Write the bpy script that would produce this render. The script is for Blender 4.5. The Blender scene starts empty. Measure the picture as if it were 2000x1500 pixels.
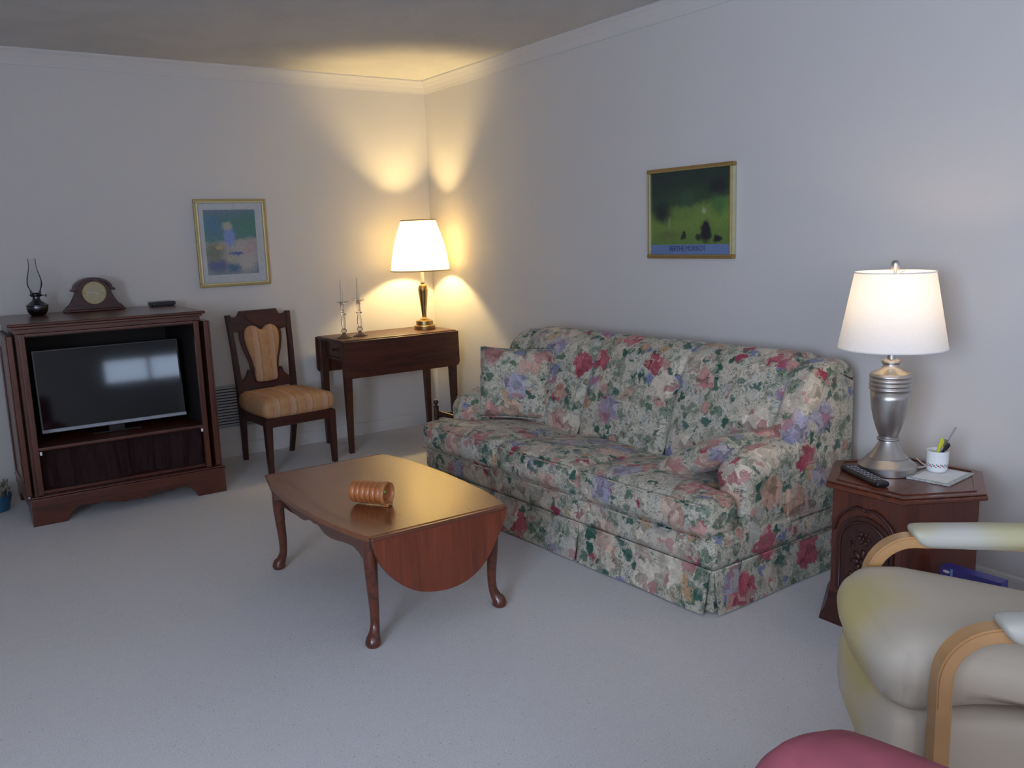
import bpy, bmesh, math, random
from math import sin, cos, pi, radians, sqrt, atan2, hypot
from mathutils import Vector, Matrix, Euler
random.seed(7)
sc = bpy.context.scene
COL = sc.collection

# ------------------------------------------------------------------ camera
cam_d = bpy.data.cameras.new('camera')
cam = bpy.data.objects.new('camera', cam_d); COL.objects.link(cam)
_r = Vector((0.8199233, -0.5715771, -0.0320215)); _u = Vector((0.1225734, 0.1206424, 0.9850996)); _f = Vector((0.5591972, 0.8116311, -0.1689777))
M = Matrix((( _r.x, _u.x, -_f.x), (_r.y, _u.y, -_f.y), (_r.z, _u.z, -_f.z)))
cam.matrix_world = Matrix.Translation((-3.17238, -5.57630, 1.36069)) @ M.to_4x4()
cam_d.sensor_width = 36.0; cam_d.sensor_fit = 'HORIZONTAL'
cam_d.lens = 1698.59 / 2000 * 36.0
cam_d.clip_start = 0.02
sc.camera = cam

# ------------------------------------------------------------------ light and exposure
sc.view_settings.view_transform = 'Standard'; sc.view_settings.look = 'None'
sc.view_settings.gamma = 1.0; sc.view_settings.use_curve_mapping = False
sc.view_settings.exposure = 0.28
world = bpy.data.worlds.new('sky_light'); sc.world = world; world.use_nodes = True
world.node_tree.nodes['Background'].inputs[0].default_value = (0.45, 0.62, 1.0, 1)
world.node_tree.nodes['Background'].inputs[1].default_value = 0.6

def area(name, loc, rot, sx, sy, power, color):
    d = bpy.data.lights.new(name, 'AREA'); d.shape = 'RECTANGLE'; d.size = sx; d.size_y = sy
    d.energy = power; d.color = color
    o = bpy.data.objects.new(name, d); COL.objects.link(o); o.location = loc; o.rotation_euler = rot
    return o
RX0, RY0, RH = -5.2, -7.2, 2.44          # room extents (x: RX0..0, y: RY0..0)
W1 = (-1.44, -0.30, 1.12, 1.49)          # small window in the wall behind the camera (x0,x1,z0,z1)
W3 = (-4.3, -2.35, 0.80, 2.10)           # large window in the same wall
W2 = (-6.9, -5.2, 0.85, 2.05)            # window in the left wall (y0,y1,z0,z1)
def daylight(W, axis, power, color):
    if axis == 'y': area('window_daylight', ((W[0]+W[1])/2, RY0-0.10, (W[2]+W[3])/2), (radians(90), 0, 0), W[1]-W[0], W[3]-W[2], power, color)
    else: area('window_daylight', (RX0-0.10, (W[0]+W[1])/2, (W[2]+W[3])/2), (radians(90), 0, radians(-90)), W[1]-W[0], W[3]-W[2], power, color)
daylight(W1, 'y', 9, (0.60, 0.75, 1.0))
daylight(W3, 'y', 32, (0.93, 0.92, 0.97))
daylight(W2, 'x', 142, (0.60, 0.74, 1.0))

# ------------------------------------------------------------------ node helpers
class NT:
    def __init__(s, name):
        s.m = bpy.data.materials.new(name); s.m.use_nodes = True
        s.t = s.m.node_tree; s.b = s.t.nodes['Principled BSDF']; s.out = s.t.nodes['Material Output']
    def n(s, typ, **kw):
        nd = s.t.nodes.new('ShaderNode'+typ)
        for k, v in kw.items():
            if k.startswith('i_'):
                key = k[2:]; key = int(key) if key.isdigit() else key.replace('_', ' ')
                s.set(nd.inputs[key], v)
            else: setattr(nd, k, v)
        return nd
    def set(s, sock, v):
        if hasattr(v, 'is_output'): s.t.links.new(v, sock)
        elif isinstance(v, bpy.types.Node): s.t.links.new(v.outputs[0], sock)
        else: sock.default_value = v
    def obj(s): return s.n('TexCoord').outputs['Object']
    def gen(s): return s.n('TexCoord').outputs['Generated']
    def mp(s, vec, scale=(1,1,1), loc=(0,0,0), rot=(0,0,0)):
        return s.n('Mapping', i_0=vec, i_Scale=scale, i_Location=loc, i_Rotation=rot).outputs[0]
    def noise(s, vec, scale, detail=3, rough=.5, dist=0, out=0):
        return s.n('TexNoise', i_Vector=vec, i_Scale=scale, i_Detail=detail, i_Roughness=rough, i_Distortion=dist).outputs[out]
    def vor(s, vec, scale, feat='F1'):
        return s.n('TexVoronoi', feature=feat, i_Vector=vec, i_Scale=scale)
    def ramp(s, fac, stops, interp='LINEAR'):
        r = s.n('ValToRGB', i_0=fac); cr = r.color_ramp; cr.interpolation = interp
        while len(cr.elements) < len(stops): cr.elements.new(0.5)
        for e, (p, c) in zip(cr.elements, stops):
            e.position = p; e.color = (*c, 1) if len(c) == 3 else c
        return r.outputs[0]
    def math(s, op, a, b=0.0, c=0.0, clamp=False):
        m = s.n('Math', operation=op, use_clamp=clamp); s.set(m.inputs[0], a); s.set(m.inputs[1], b); s.set(m.inputs[2], c)
        return m.outputs[0]
    def mix(s, fac, a, b, mode='MIX'):
        m = s.n('Mix', data_type='RGBA', blend_type=mode)
        s.set(m.inputs[0], fac)
        for k, v in ((6, a), (7, b)):
            if isinstance(v, tuple) and len(v) == 3: v = (*v, 1)
            s.set(m.inputs[k], v)
        return m.outputs[2]
    def sep(s, v): return s.n('SeparateXYZ', i_0=v).outputs
    def step(s, v, lo, hi): return s.n('MapRange', i_Value=v, i_1=lo, i_2=hi, i_3=0.0, i_4=1.0, interpolation_type='SMOOTHSTEP').outputs[0]
    def bump(s, h, strength=.2, dist=.002):
        b = s.n('Bump', i_Strength=strength, i_Distance=dist, i_Height=h); s.t.links.new(b.outputs[0], s.b.inputs['Normal'])
    def fin(s, color=None, rough=None, metal=None, coat=None, spec=None, coat_rough=None):
        if color is not None: s.set(s.b.inputs['Base Color'], (*color, 1) if isinstance(color, tuple) and len(color) == 3 else color)
        if rough is not None: s.set(s.b.inputs['Roughness'], rough)
        if metal is not None: s.set(s.b.inputs['Metallic'], metal)
        if coat is not None: s.set(s.b.inputs['Coat Weight'], coat)
        if coat_rough is not None: s.set(s.b.inputs['Coat Roughness'], coat_rough)
        if spec is not None: s.set(s.b.inputs['Specular IOR Level'], spec)
        return s.m

def plain(name, color, rough=.5, metal=0, coat=0, var=.06, scale=40, bump=0.0, spec=None):
    k = NT(name); p = k.obj(); nz = k.noise(p, scale, 3)
    lo = tuple(c*(1-var) for c in color); hi = tuple(min(1, c*(1+var)) for c in color)
    if bump: k.bump(nz, bump, .002)
    return k.fin(k.ramp(nz, [(.3, lo), (.7, hi)]), rough, metal, coat, spec)

def wood(name, base, dark, rough=.32, coat=.25, axis=0, grain=9.0, spec=None, coat_rough=.12):
    k = NT(name); p = k.obj()
    s = [grain, grain, grain]; s[axis] = grain*.08
    v = k.mp(p, tuple(s)); w = k.noise(v, 3.0, 5, .6, 1.2); f = k.noise(v, 22.0, 3, .6)
    mixf = k.math('ADD', k.math('MULTIPLY', w, .75), k.math('MULTIPLY', f, .25))
    col = k.ramp(mixf, [(.34, dark), (.5, base), (.66, tuple(min(1, c*1.35) for c in base))])
    k.bump(f, .06, .0008)
    return k.fin(col, rough, 0, coat, spec, coat_rough)

def metal(name, color, rough=.3, aniso=0.0):
    k = NT(name); p = k.obj(); z = k.mp(p, (3, 3, 260)); nz = k.noise(z, 2, 2)
    k.set(k.b.inputs['Anisotropic'], aniso)
    return k.fin(color, k.ramp(nz, [(.3, (rough*.95,)*3), (.7, (rough*1.05,)*3)]), 1.0)

MT = {}
def wall_mat(name, col, bumps=.10):
    k = NT(name); p = k.obj(); big = k.noise(p, 1.3, 3); fine = k.noise(p, 120, 3)
    k.bump(fine, bumps, .001)
    return k.fin(k.ramp(big, [(.3, tuple(c*.975 for c in col)), (.7, col)]), .75, spec=.25)
MT['wall'] = wall_mat('wall_paint', (.60, .575, .55))
MT['trim'] = wall_mat('trim_paint', (.59, .57, .55), .03)
k = NT('ceiling_plaster'); p = k.obj(); big = k.noise(p, 2.2, 5, .6, .8); fine = k.noise(p, 60, 4)
k.bump(k.math('ADD', k.math('MULTIPLY', big, .6), fine), .35, .006)
MT['ceiling'] = k.fin(k.ramp(big, [(.35, (.56, .55, .54)), (.65, (.62, .61, .60))]), .9, spec=.1)
k = NT('carpet_pile'); p = k.obj()
spk = k.noise(p, 170, 4, .75); mid = k.noise(p, 28, 4, .6); big = k.noise(p, 2.5, 3)
c1 = k.ramp(spk, [(.26, (.26, .22, .20)), (.36, (.54, .51, .49)), (.50, (.64, .615, .60)), (.75, (.76, .735, .72))])
c2 = k.mix(k.ramp(mid, [(.3, (0, 0, 0)), (.75, (.5, .5, .5))]), c1, (.58, .545, .52))
vk = k.vor(k.mp(k.obj(), (1, 1, 1)), 42); rk = k.sep(vk.outputs['Color'])
mk = k.math('MULTIPLY', k.math('SUBTRACT', 1.0, k.step(vk.outputs['Distance'], .07, .15)), k.step(rk[0], .45, .5))
c2 = k.mix(k.math('MULTIPLY', mk, .7), c2, (.30, .26, .23))
c3 = k.mix(k.ramp(big, [(.35, (0, 0, 0)), (.7, (.35, .35, .35))]), c2, (.66, .64, .63))
k.bump(k.math('ADD', spk, k.math('MULTIPLY', mid, .3)), .5, .004)
k.set(k.b.inputs['Sheen Weight'], .15)
MT['carpet'] = k.fin(c3, .98, spec=.05)
MT['cherry'] = wood('cherry_wood', (.105, .026, .012), (.045, .010, .006), .30, .35, axis=1)
MT['cherry_x'] = wood('cherry_wood_across', (.125, .030, .012), (.06, .014, .007), .33, .3, axis=0)
MT['table_top'] = wood('polished_cherry_top', (.19, .060, .020), (.11, .030, .012), .25, 1.0, axis=1, spec=.85, coat_rough=.24)
_b = bpy.data.materials['polished_cherry_top'].node_tree.nodes['Principled BSDF']; _b.inputs['Specular Tint'].default_value = (1, .84, .60, 1); _b.inputs['Coat Weight'].default_value = .35
for _n in bpy.data.materials['polished_cherry_top'].node_tree.nodes:
    if _n.type == 'BUMP': _n.inputs['Strength'].default_value = .012
MT['leaf_wood'] = wood('drop_leaf_wood', (.17, .036, .013), (.10, .020, .009), .34, .25, axis=2, grain=7)
MT['mahog'] = wood('dark_mahogany', (.048, .010, .007), (.020, .005, .004), .38, .12, axis=0)
MT['mahog_z'] = wood('dark_mahogany_upright', (.042, .010, .007), (.017, .005, .004), .42, .08, axis=2)
MT['walnut'] = wood('side_table_walnut', (.056, .013, .007), (.022, .006, .005), .42, .08, axis=0)
MT['cab'] = wood('tv_cabinet_wood', (.082, .019, .009), (.038, .010, .006), .34, .3, axis=0)
MT['cab_z'] = wood('tv_cabinet_wood_upright', (.088, .022, .009), (.040, .010, .006), .34, .3, axis=2)
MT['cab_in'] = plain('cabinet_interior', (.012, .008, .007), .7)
MT['beech'] = plain('bent_beech', (.46, .25, .10), .38, 0, .2, var=.07, scale=14)
MT['black'] = plain('black_plastic', (.012, .012, .014), .35)
MT['black_matt'] = plain('matt_black', (.010, .010, .011), .6)
k = NT('tv_glass'); MT['tv'] = k.fin((.003, .003, .004), .055, 0, 0, .5)
MT['silver'] = metal('brushed_silver', (.50, .475, .45), .36)
MT['lightened_silver'] = plain('lightened_silver', (.75, .78, .85), .22, .45)  # silver made lighter in colour to pass for the window's reflection
MT['chrome'] = metal('bright_silver', (.80, .82, .86), .16)
MT['brass'] = metal('aged_brass', (.30, .20, .085), .34)
MT['gold'] = plain('gold_frame', (.42, .32, .13), .45, .6)
MT['gold2'] = plain('gold_frame_dark', (.40, .25, .09), .45, .6)
MT['goldpale'] = plain('pale_gold_frame', (.62, .58, .36), .40, .6)
MT['candle'] = plain('ivory_wax', (.72, .64, .46), .45)
MT['pewter'] = metal('dark_pewter', (.10, .10, .105), .28)
MT['white_card'] = plain('white_card', (.72, .72, .70), .6)
MT['greyborder'] = plain('mottled_grey_border', (.42, .45, .42), .6, var=.3, scale=120)
MT['ceramic'] = plain('white_ceramic', (.78, .78, .76), .18, 0, .4, var=.02)
MT['dial'] = plain('clock_dial', (.46, .37, .22), .35, .2)
MT['white'] = plain('white_metal', (.8, .8, .8), .3)
MT['grille'] = plain('grille_enamel', (.40, .42, .46), .5)
MT['grille_dark'] = plain('grille_shadow', (.02, .02, .022), .8)

def glass(name, rough=0.0, tint=(1, 1, 1), ior=1.5):
    k = NT(name); k.set(k.b.inputs['Transmission Weight'], 1.0); k.set(k.b.inputs['IOR'], ior)
    return k.fin(tint, rough)
MT['crystal'] = glass('crystal_glass')
# thin-walled glass: mostly see-through with fresnel reflection
k = NT('thin_glass'); tr = k.n('BsdfTransparent', i_0=(.96, .97, .97, 1)); gl = k.n('BsdfGlossy', i_Roughness=.04)
fr = k.n('Fresnel', i_IOR=1.16); ms = k.n('MixShader'); k.set(ms.inputs[0], fr); k.set(ms.inputs[1], tr); k.set(ms.inputs[2], gl)
k.t.links.new(ms.outputs[0], k.out.inputs[0]); MT['thin_glass'] = k.m

def shade_mat(name, col, trans=.5, pleat=False):
    k = NT(name); p = k.obj(); weave = k.noise(k.mp(p, (1, 1, 1)), 300, 2)
    c = k.ramp(weave, [(.3, tuple(x*.94 for x in col)), (.7, col)])
    d = k.n('BsdfDiffuse', i_0=c); t = k.n('BsdfTranslucent', i_0=c); m = k.n('MixShader', i_0=trans)
    k.set(m.inputs[1], d); k.set(m.inputs[2], t); k.t.links.new(m.outputs[0], k.out.inputs[0]); return k.m
MT['shade_cream'] = shade_mat('pleated_cream_cloth', (.92, .84, .66), .52)
MT['shade_white'] = shade_mat('white_linen_cloth', (.90, .90, .90), .30)

def floral(name='floral_chintz', seed=(0, 0, 0), bright=1.0):
    k = NT(name); p0 = k.mp(k.obj(), (1, 1, 1), seed)
    wn = k.n('TexNoise', i_Vector=p0, i_Scale=26.0, i_Detail=3.0).outputs['Color']
    wn2 = k.n('VectorMath', operation='SUBTRACT', i_0=wn, i_1=(.5, .5, .5)).outputs[0]
    def warp(a): 
        sc_ = k.n('VectorMath', operation='SCALE', i_0=wn2); sc_.inputs['Scale'].default_value = a
        return k.n('VectorMath', operation='ADD', i_0=p0, i_1=sc_.outputs[0]).outputs[0]
    pw = warp(.045); pw2 = warp(.085)
    base = k.ramp(k.noise(pw2, 15, 4, .6), [(.28, (.20, .24, .20)), (.40, (.34, .37, .31)), (.46, (.52, .51, .43)), (.54, (.68, .65, .55)), (.64, (.58, .57, .53)), (.74, (.30, .33, .32))])
    # foliage
    vl = k.vor(pw2, 19); rl = k.sep(vl.outputs['Color'])
    leafc = k.ramp(rl[1], [(0, (.045, .13, .105)), (.25, (.15, .23, .17)), (.5, (.25, .31, .25)), (.75, (.09, .18, .16))], 'CONSTANT')
    ml = k.math('MULTIPLY', k.math('SUBTRACT', 1.0, k.step(vl.outputs['Distance'], .36, .50)), k.step(rl[0], .36, .40))
    c = k.mix(k.math('MULTIPLY', ml, .9), base, leafc)
    # small buds
    vs = k.vor(warp(.06), 14); rs = k.sep(vs.outputs['Color'])
    budc = k.ramp(rs[0], [(0, (.60, .38, .33)), (.25, (.66, .61, .52)), (.50, (.30, .32, .50)), (.62, (.52, .52, .50)), (.78, (.60, .42, .27)), (.88, (.46, .10, .16))], 'CONSTANT')
    mb = k.math('MULTIPLY', k.math('SUBTRACT', 1.0, k.step(vs.outputs['Distance'], .32, .46)), k.step(rs[2], .42, .46))
    c = k.mix(mb, c, budc)
    # large blooms with ruffled petals
    v1 = k.vor(pw2, 7.4); r1 = k.sep(v1.outputs['Color']); d1 = v1.outputs['Distance']
    bloom = k.ramp(r1[0], [(0, (.50, .13, .18)), (.13, (.68, .63, .54)), (.34, (.64, .44, .34)), (.46, (.58, .32, .31)), (.56, (.40, .40, .54)), (.67, (.54, .55, .51)), (.80, (.70, .66, .57)), (.92, (.66, .50, .42))], 'CONSTANT')
    pn = k.noise(warp(.10), 22, 4, .65, 1.0); vp = k.vor(warp(.09), 24); rp = k.sep(vp.outputs['Color'])
    petal = k.ramp(k.math('ADD', k.math('MULTIPLY', pn, .7), k.math('MULTIPLY', rp[0], .3)), [(.30, (.50, .48, .48)), (.44, (.82, .80, .80)), (.55, (1.08, 1.06, 1.04)), (.72, (1.40, 1.40, 1.36))])
    bl = k.mix(1.0, bloom, petal, 'MULTIPLY')
    bl = k.mix(k.math('MULTIPLY', k.step(rp[1], .55, .95), .5), bl, (.70, .65, .57))
    bl = k.mix(k.math('MULTIPLY', k.step(rp[2], .80, .95), .55), bl, (.46, .10, .15))
    ctr = k.math('SUBTRACT', 1.0, k.step(d1, .03, .13))
    bl = k.mix(k.math('MULTIPLY', ctr, .55), bl, (.24, .15, .07))
    edge = k.math('ADD', d1, k.math('MULTIPLY', k.math('SUBTRACT', pn, .5), .5))
    m1 = k.math('MULTIPLY', k.math('SUBTRACT', 1.0, k.step(edge, .46, .53)), k.step(r1[2], .10, .12))
    c = k.mix(k.math('MULTIPLY', m1, .92), c, bl)
    # thin dark strokes
    st = k.noise(warp(.06), 34, 3, .5, 1.5)
    ms_ = k.math('MULTIPLY', k.math('SUBTRACT', 1.0, k.step(k.math('ABSOLUTE', k.math('SUBTRACT', st, .5)), .010, .030)), k.math('SUBTRACT', 1.0, k.math('MULTIPLY', m1, .7)))
    c = k.mix(k.math('MULTIPLY', ms_, .75), c, (.06, .10, .08))
    c = k.n('BrightContrast', i_Color=c, i_Contrast=.12).outputs[0]
    if bright != 1.0: c = k.mix(1.0, c, bright, 'MULTIPLY')
    k.bump(k.noise(p0, 90, 2), .12, .002)
    k.set(k.b.inputs['Sheen Weight'], .1)
    return k.fin(c, .72, spec=.25)
MT['floral'] = floral(bright=(.80, .755, .70))
MT['floral2'] = floral('floral_chintz_cushion', (3.3, 1.7, .4), (.82, .775, .72))
MT['under'] = plain('dark_underside', (.03, .03, .028), .9)

# striped seat cloth
k = NT('striped_seat_cloth'); p = k.obj(); X = k.sep(p)[0]
wv = k.math('ADD', X, k.math('MULTIPLY', k.noise(p, 14, 2), .012))
fr_ = k.math('FRACT', k.math('MULTIPLY', wv, 9.5))
strp = k.ramp(fr_, [(0, (.50, .29, .13)), (.34, (.48, .27, .12)), (.37, (.30, .13, .08)), (.39, (.52, .31, .17)), (.55, (.52, .32, .20)), (.62, (.52, .36, .27)), (.68, (.56, .40, .24)), (.74, (.50, .30, .16)), (.80, (.34, .15, .09)), (.82, (.50, .30, .14))])
fl = k.noise(p, 30, 4, .6); c = k.mix(k.ramp(fl, [(.42, (0, 0, 0)), (.62, (.5, .5, .5))]), strp, (.58, .38, .20))
c = k.mix(1.0, c, (.86, .80, .82), 'MULTIPLY')
k.bump(k.noise(p, 150, 2), .15, .001); MT['stripe'] = k.fin(c, .8, spec=.2)

def leather(name, base, stain, spots):
    k = NT(name); p = k.obj(); nz = k.noise(p, 5, 4, .6)
    c = k.ramp(k.noise(p, 2.4, 3), [(.3, tuple(x*.93 for x in base)), (.7, base)])
    f = None
    for (sx, sy, sz, r, a) in spots:
        dv = k.n('VectorMath', operation='DISTANCE', i_0=p, i_1=(sx, sy, sz)).outputs['Value']
        dd = k.math('ADD', dv, k.math('MULTIPLY', k.math('SUBTRACT', nz, .5), r*.6))
        g = k.math('MULTIPLY', k.math('SUBTRACT', 1.0, k.step(dd, r*.45, r)), a)
        f = g if f is None else k.math('MAXIMUM', f, g)
    if f is not None: c = k.mix(f, c, stain)
    k.bump(k.noise(p, 200, 3), .06, .0008)
    return k.fin(c, .52, spec=.35)
MT['rose'] = plain('rose_velvet', (.28, .062, .082), .85, var=.15, scale=18)
k = NT('gathered_curtain'); p = k.obj()
MT['curtain'] = k.fin(k.ramp(k.noise(k.mp(p, (6, 6, 1)), 10, 3), [(.3, (.030, .012, .013)), (.7, (.060, .020, .020))]), .9)
MT['blue_pot'] = plain('blue_glaze', (.02, .09, .16), .35, var=.25, scale=20)
MT['dried'] = plain('pale_dried_stems', (.24, .23, .18), .9, var=.3)
MT['bluebox'] = plain('blue_card_box', (.035, .03, .22), .35)
MT['lightblue'] = plain('light_blue_print', (.18, .30, .65), .4)
MT['redprint'] = plain('red_print', (.50, .10, .07), .4)

# ------------------------------------------------------------------ object helpers
def thing(name, label, cat, loc=(0, 0, 0), rotz=0, group=None, rot=None):
    o = bpy.data.objects.new(name, None); COL.objects.link(o); o.empty_display_size = .1
    o.location = loc; o.rotation_euler = rot if rot else (0, 0, rotz)
    o['label'] = label; o['category'] = cat
    if group: o['group'] = group
    return o
def tag(o, label, cat, group=None):
    o['label'] = label; o['category'] = cat
    if group: o['group'] = group
    return o
def obj(name, bm, m, parent=None, smooth=None, loc=None, rot=None, label=None):
    bmesh.ops.recalc_face_normals(bm, faces=bm.faces)
    me = bpy.data.meshes.new(name); bm.to_mesh(me); bm.free()
    o = bpy.data.objects.new(name, me); COL.objects.link(o)
    for x in (m if isinstance(m, (list, tuple)) else [m]): me.materials.append(MT[x] if isinstance(x, str) else x)
    if smooth is not None:
        if smooth >= 180:
            me.polygons.foreach_set('use_smooth', [True]*len(me.polygons))
        else:
            me.polygons.foreach_set('use_smooth', [True]*len(me.polygons))
            me.set_sharp_from_angle(angle=radians(smooth))
            wn = o.modifiers.new('weighted_normals', 'WEIGHTED_NORMAL'); wn.keep_sharp = True; wn.weight = 100
    if parent: o.parent = parent
    if loc: o.location = loc
    if rot: o.rotation_euler = rot
    if label: o['label'] = label
    return o
def struct(name, bm, m, smooth=None):
    o = obj(name, bm, m, smooth=smooth); o['kind'] = 'structure'; return o
def box(bm, x0, x1, y0, y1, z0, z1, bev=0.0, seg=2):
    r = bmesh.ops.create_cube(bm, size=1.0); vs = r['verts']
    for v in vs:
        v.co = Vector(((x0+x1)/2+v.co.x*(x1-x0), (y0+y1)/2+v.co.y*(y1-y0), (z0+z1)/2+v.co.z*(z1-z0)))
    if bev > 0:
        es = list({e for v in vs for e in v.link_edges})
        bmesh.ops.bevel(bm, geom=es, offset=bev, segments=seg, profile=.5, affect='EDGES')
    return bm
def B(*a, **k): return box(bmesh.new(), *a, **k)
def lathe(bm, prof, seg=40, center=(0, 0), cap=True, fn=None):
    rings = []
    for (r, z) in prof:
        ring = []
        for i in range(seg):
            a = 2*pi*i/seg; rr = r if fn is None else fn(r, z, a)
            ring.append(bm.verts.new((center[0]+rr*cos(a), center[1]+rr*sin(a), z)))
        rings.append(ring)
    for a, b in zip(rings, rings[1:]):
        for i in range(seg):
            j = (i+1) % seg; bm.faces.new((a[i], a[j], b[j], b[i]))
    if cap:
        bm.faces.new(rings[0][::-1]); bm.faces.new(rings[-1])
    return bm
def L(prof, **k): return lathe(bmesh.new(), prof, **k)
def tube(bm, pts, rad, seg=10, flat=1.0, cap=True, up=None):
    """swept tube; rad scalar or list; flat scales the binormal axis"""
    n = len(pts); P = [Vector(p) for p in pts]; R = rad if isinstance(rad, (list, tuple)) else [rad]*n
    upv = Vector(up) if up else Vector((0, 0, 1)); rings = []
    nprev = None
    for i in range(n):
        t = (P[min(i+1, n-1)]-P[max(i-1, 0)]).normalized()
        if nprev is None:
            a = upv if abs(t.dot(upv)) < .95 else Vector((1, 0, 0)); nn = (a-t*a.dot(t)).normalized()
        else: nn = (nprev-t*nprev.dot(t)).normalized()
        nprev = nn; bb = t.cross(nn)
        rings.append([bm.verts.new(P[i]+nn*R[i]*cos(2*pi*j/seg)+bb*R[i]*flat*sin(2*pi*j/seg)) for j in range(seg)])
    for a, b in zip(rings, rings[1:]):
        for j in range(seg):
            q = (j+1) % seg; bm.faces.new((a[j], a[q], b[q], b[j]))
    if cap: bm.faces.new(rings[0][::-1]); bm.faces.new(rings[-1])
    return bm
def T(*a, **k): return tube(bmesh.new(), *a, **k)
def prism(bm, poly, axis, a0, a1, bev=0.0, seg=2):
    """extrude a 2D polygon along axis ('x': poly=(y,z); 'y': (x,z); 'z': (x,y))"""
    def P(u, v, w): return {'x': (w, u, v), 'y': (u, w, v), 'z': (u, v, w)}[axis]
    A = [bm.verts.new(P(u, v, a0)) for u, v in poly]; Bv = [bm.verts.new(P(u, v, a1)) for u, v in poly]
    f1 = bm.faces.new(A[::-1]); f2 = bm.faces.new(Bv); n = len(poly)
    for i in range(n): bm.faces.new((A[i], A[(i+1) % n], Bv[(i+1) % n], Bv[i]))
    if bev > 0:
        es = list(set(f1.edges) | set(f2.edges))
        bmesh.ops.bevel(bm, geom=es, offset=bev, segments=seg, profile=.5, affect='EDGES')
    return bm
def Pm(*a, **k): return prism(bmesh.new(), *a, **k)
def rbox(bm, x0, x1, y0, y1, z0, z1, r, puff=(0, 0, 0), n=(14, 14, 8), fn=None):
    """rounded, optionally puffed cushion"""
    cx, cy, cz = (x0+x1)/2, (y0+y1)/2, (z0+z1)/2; h = Vector(((x1-x0)/2, (y1-y0)/2, (z1-z0)/2))
    r = min(r, h.x, h.y, h.z)
    vmap = {}
    def pos(u, v, w):
        key = (round(u, 5), round(v, 5), round(w, 5))
        if key in vmap: return vmap[key]
        p = Vector((u*h.x, v*h.y, w*h.z))
        inn = Vector((max(-h.x+r, min(h.x-r, p.x)), max(-h.y+r, min(h.y-r, p.y)), max(-h.z+r, min(h.z-r, p.z))))
        d = p-inn
        q = inn+d.normalized()*r if d.length > 1e-9 else p
        q = Vector((q.x+puff[0]*u*(1-v*v)*(1-w*w), q.y+puff[1]*v*(1-u*u)*(1-w*w), q.z+puff[2]*w*(1-u*u)*(1-v*v)))
        q += Vector((cx, cy, cz))
        if fn: q = Vector(fn(q, u, v, w))
        vmap[key] = bm.verts.new(q); return vmap[key]
    def g(N): return [sin((-.5+i/N)*pi) if N >= 6 else -1+2*i/N for i in range(N+1)]
    U, V, Wd = g(n[0]), g(n[1]), g(n[2])
    def grid(A, Bq, mk):
        for i in range(len(A)-1):
            for j in range(len(Bq)-1):
                bm.faces.new((mk(A[i], Bq[j]), mk(A[i+1], Bq[j]), mk(A[i+1], Bq[j+1]), mk(A[i], Bq[j+1])))
    for s in (-1, 1):
        grid(U, V, lambda a, b: pos(a, b, s)); grid(U, Wd, lambda a, b: pos(a, s, b)); grid(V, Wd, lambda a, b: pos(s, a, b))
    return bm
def RB(*a, **k): return rbox(bmesh.new(), *a, **k)
def loft(bm, prof, w0, w1, r0, r1, n=10):
    """closed profile (u,z) swept along w with rounded ends; local axes x=u, y=w"""
    N = len(prof); P = [Vector((a, b)) for a, b in prof]
    area_ = sum(P[i].x*P[(i+1) % N].y-P[(i+1) % N].x*P[i].y for i in range(N)); sg = 1 if area_ > 0 else -1
    nor = []
    for i in range(N):
        t = (P[(i+1) % N]-P[i-1]).normalized(); nor.append(Vector((-t.y, t.x))*sg)
    st = []
    for i in range(n): a = pi/2*i/(n-1); st.append((w0+r0*(1-cos(a)) if r0 else w0, r0*(1-sin(a))))
    for i in range(n): a = pi/2*(n-1-i)/(n-1); st.append((w1-r1*(1-cos(a)) if r1 else w1, r1*(1-sin(a))))
    rings = [[bm.verts.new((P[i].x+nor[i].x*e, w, P[i].y+nor[i].y*e)) for i in range(N)] for w, e in st]
    for a, b in zip(rings, rings[1:]):
        for i in range(N):
            j = (i+1) % N; bm.faces.new((a[i], a[j], b[j], b[i]))
    bm.faces.new(rings[0][::-1]); bm.faces.new(rings[-1])
    return bm
def sm(pts, k=6, closed=False):
    """Catmull-Rom resample"""
    n = len(pts); out = []
    P = [Vector(p) for p in pts]
    rng = range(n) if closed else range(n-1)
    for i in rng:
        g = (lambda j: P[j % n]) if closed else (lambda j: P[max(0, min(n-1, j))])
        a, b, c, d = g(i-1), g(i), g(i+1), g(i+2)
        for s in range(k):
            t = s/k
            out.append(tuple(.5*((2*b)+(c-a)*t+(2*a-5*b+4*c-d)*t*t+(3*b-a-3*c+d)*t**3)))
    if not closed: out.append(tuple(P[-1]))
    return out

# ------------------------------------------------------------------ room shell
struct('floor', B(RX0, 0, RY0, 0, -.08, 0), 'carpet')
struct('ceiling', B(RX0, 0, RY0, 0, RH, RH+.08), 'ceiling')
struct('wall_back', B(RX0-.1, .1, 0, .1, -.08, RH+.08), 'wall')
struct('wall_right', B(0, .1, RY0-.1, 0, -.08, RH+.08), 'wall')
def wall_open(name, axis, lo, hi, opens, c0, c1):
    bm = bmesh.new(); cells = []; cur = lo
    for (o0, o1, z0, z1) in opens:
        cells += [(cur, o0, -.08, RH+.08), (o0, o1, -.08, z0), (o0, o1, z1, RH+.08)]; cur = o1
    cells.append((cur, hi, -.08, RH+.08))
    for (a, b, p, q) in cells:
        if axis == 'x': box(bm, a, b, c0, c1, p, q)
        else: box(bm, c0, c1, a, b, p, q)
    struct(name, bm, 'wall')
wall_open('wall_front', 'x', RX0-.1, 0, [W3, W1], RY0-.1, RY0)
wall_open('wall_left', 'y', RY0, 0, [W2], RX0-.1, RX0)
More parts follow.
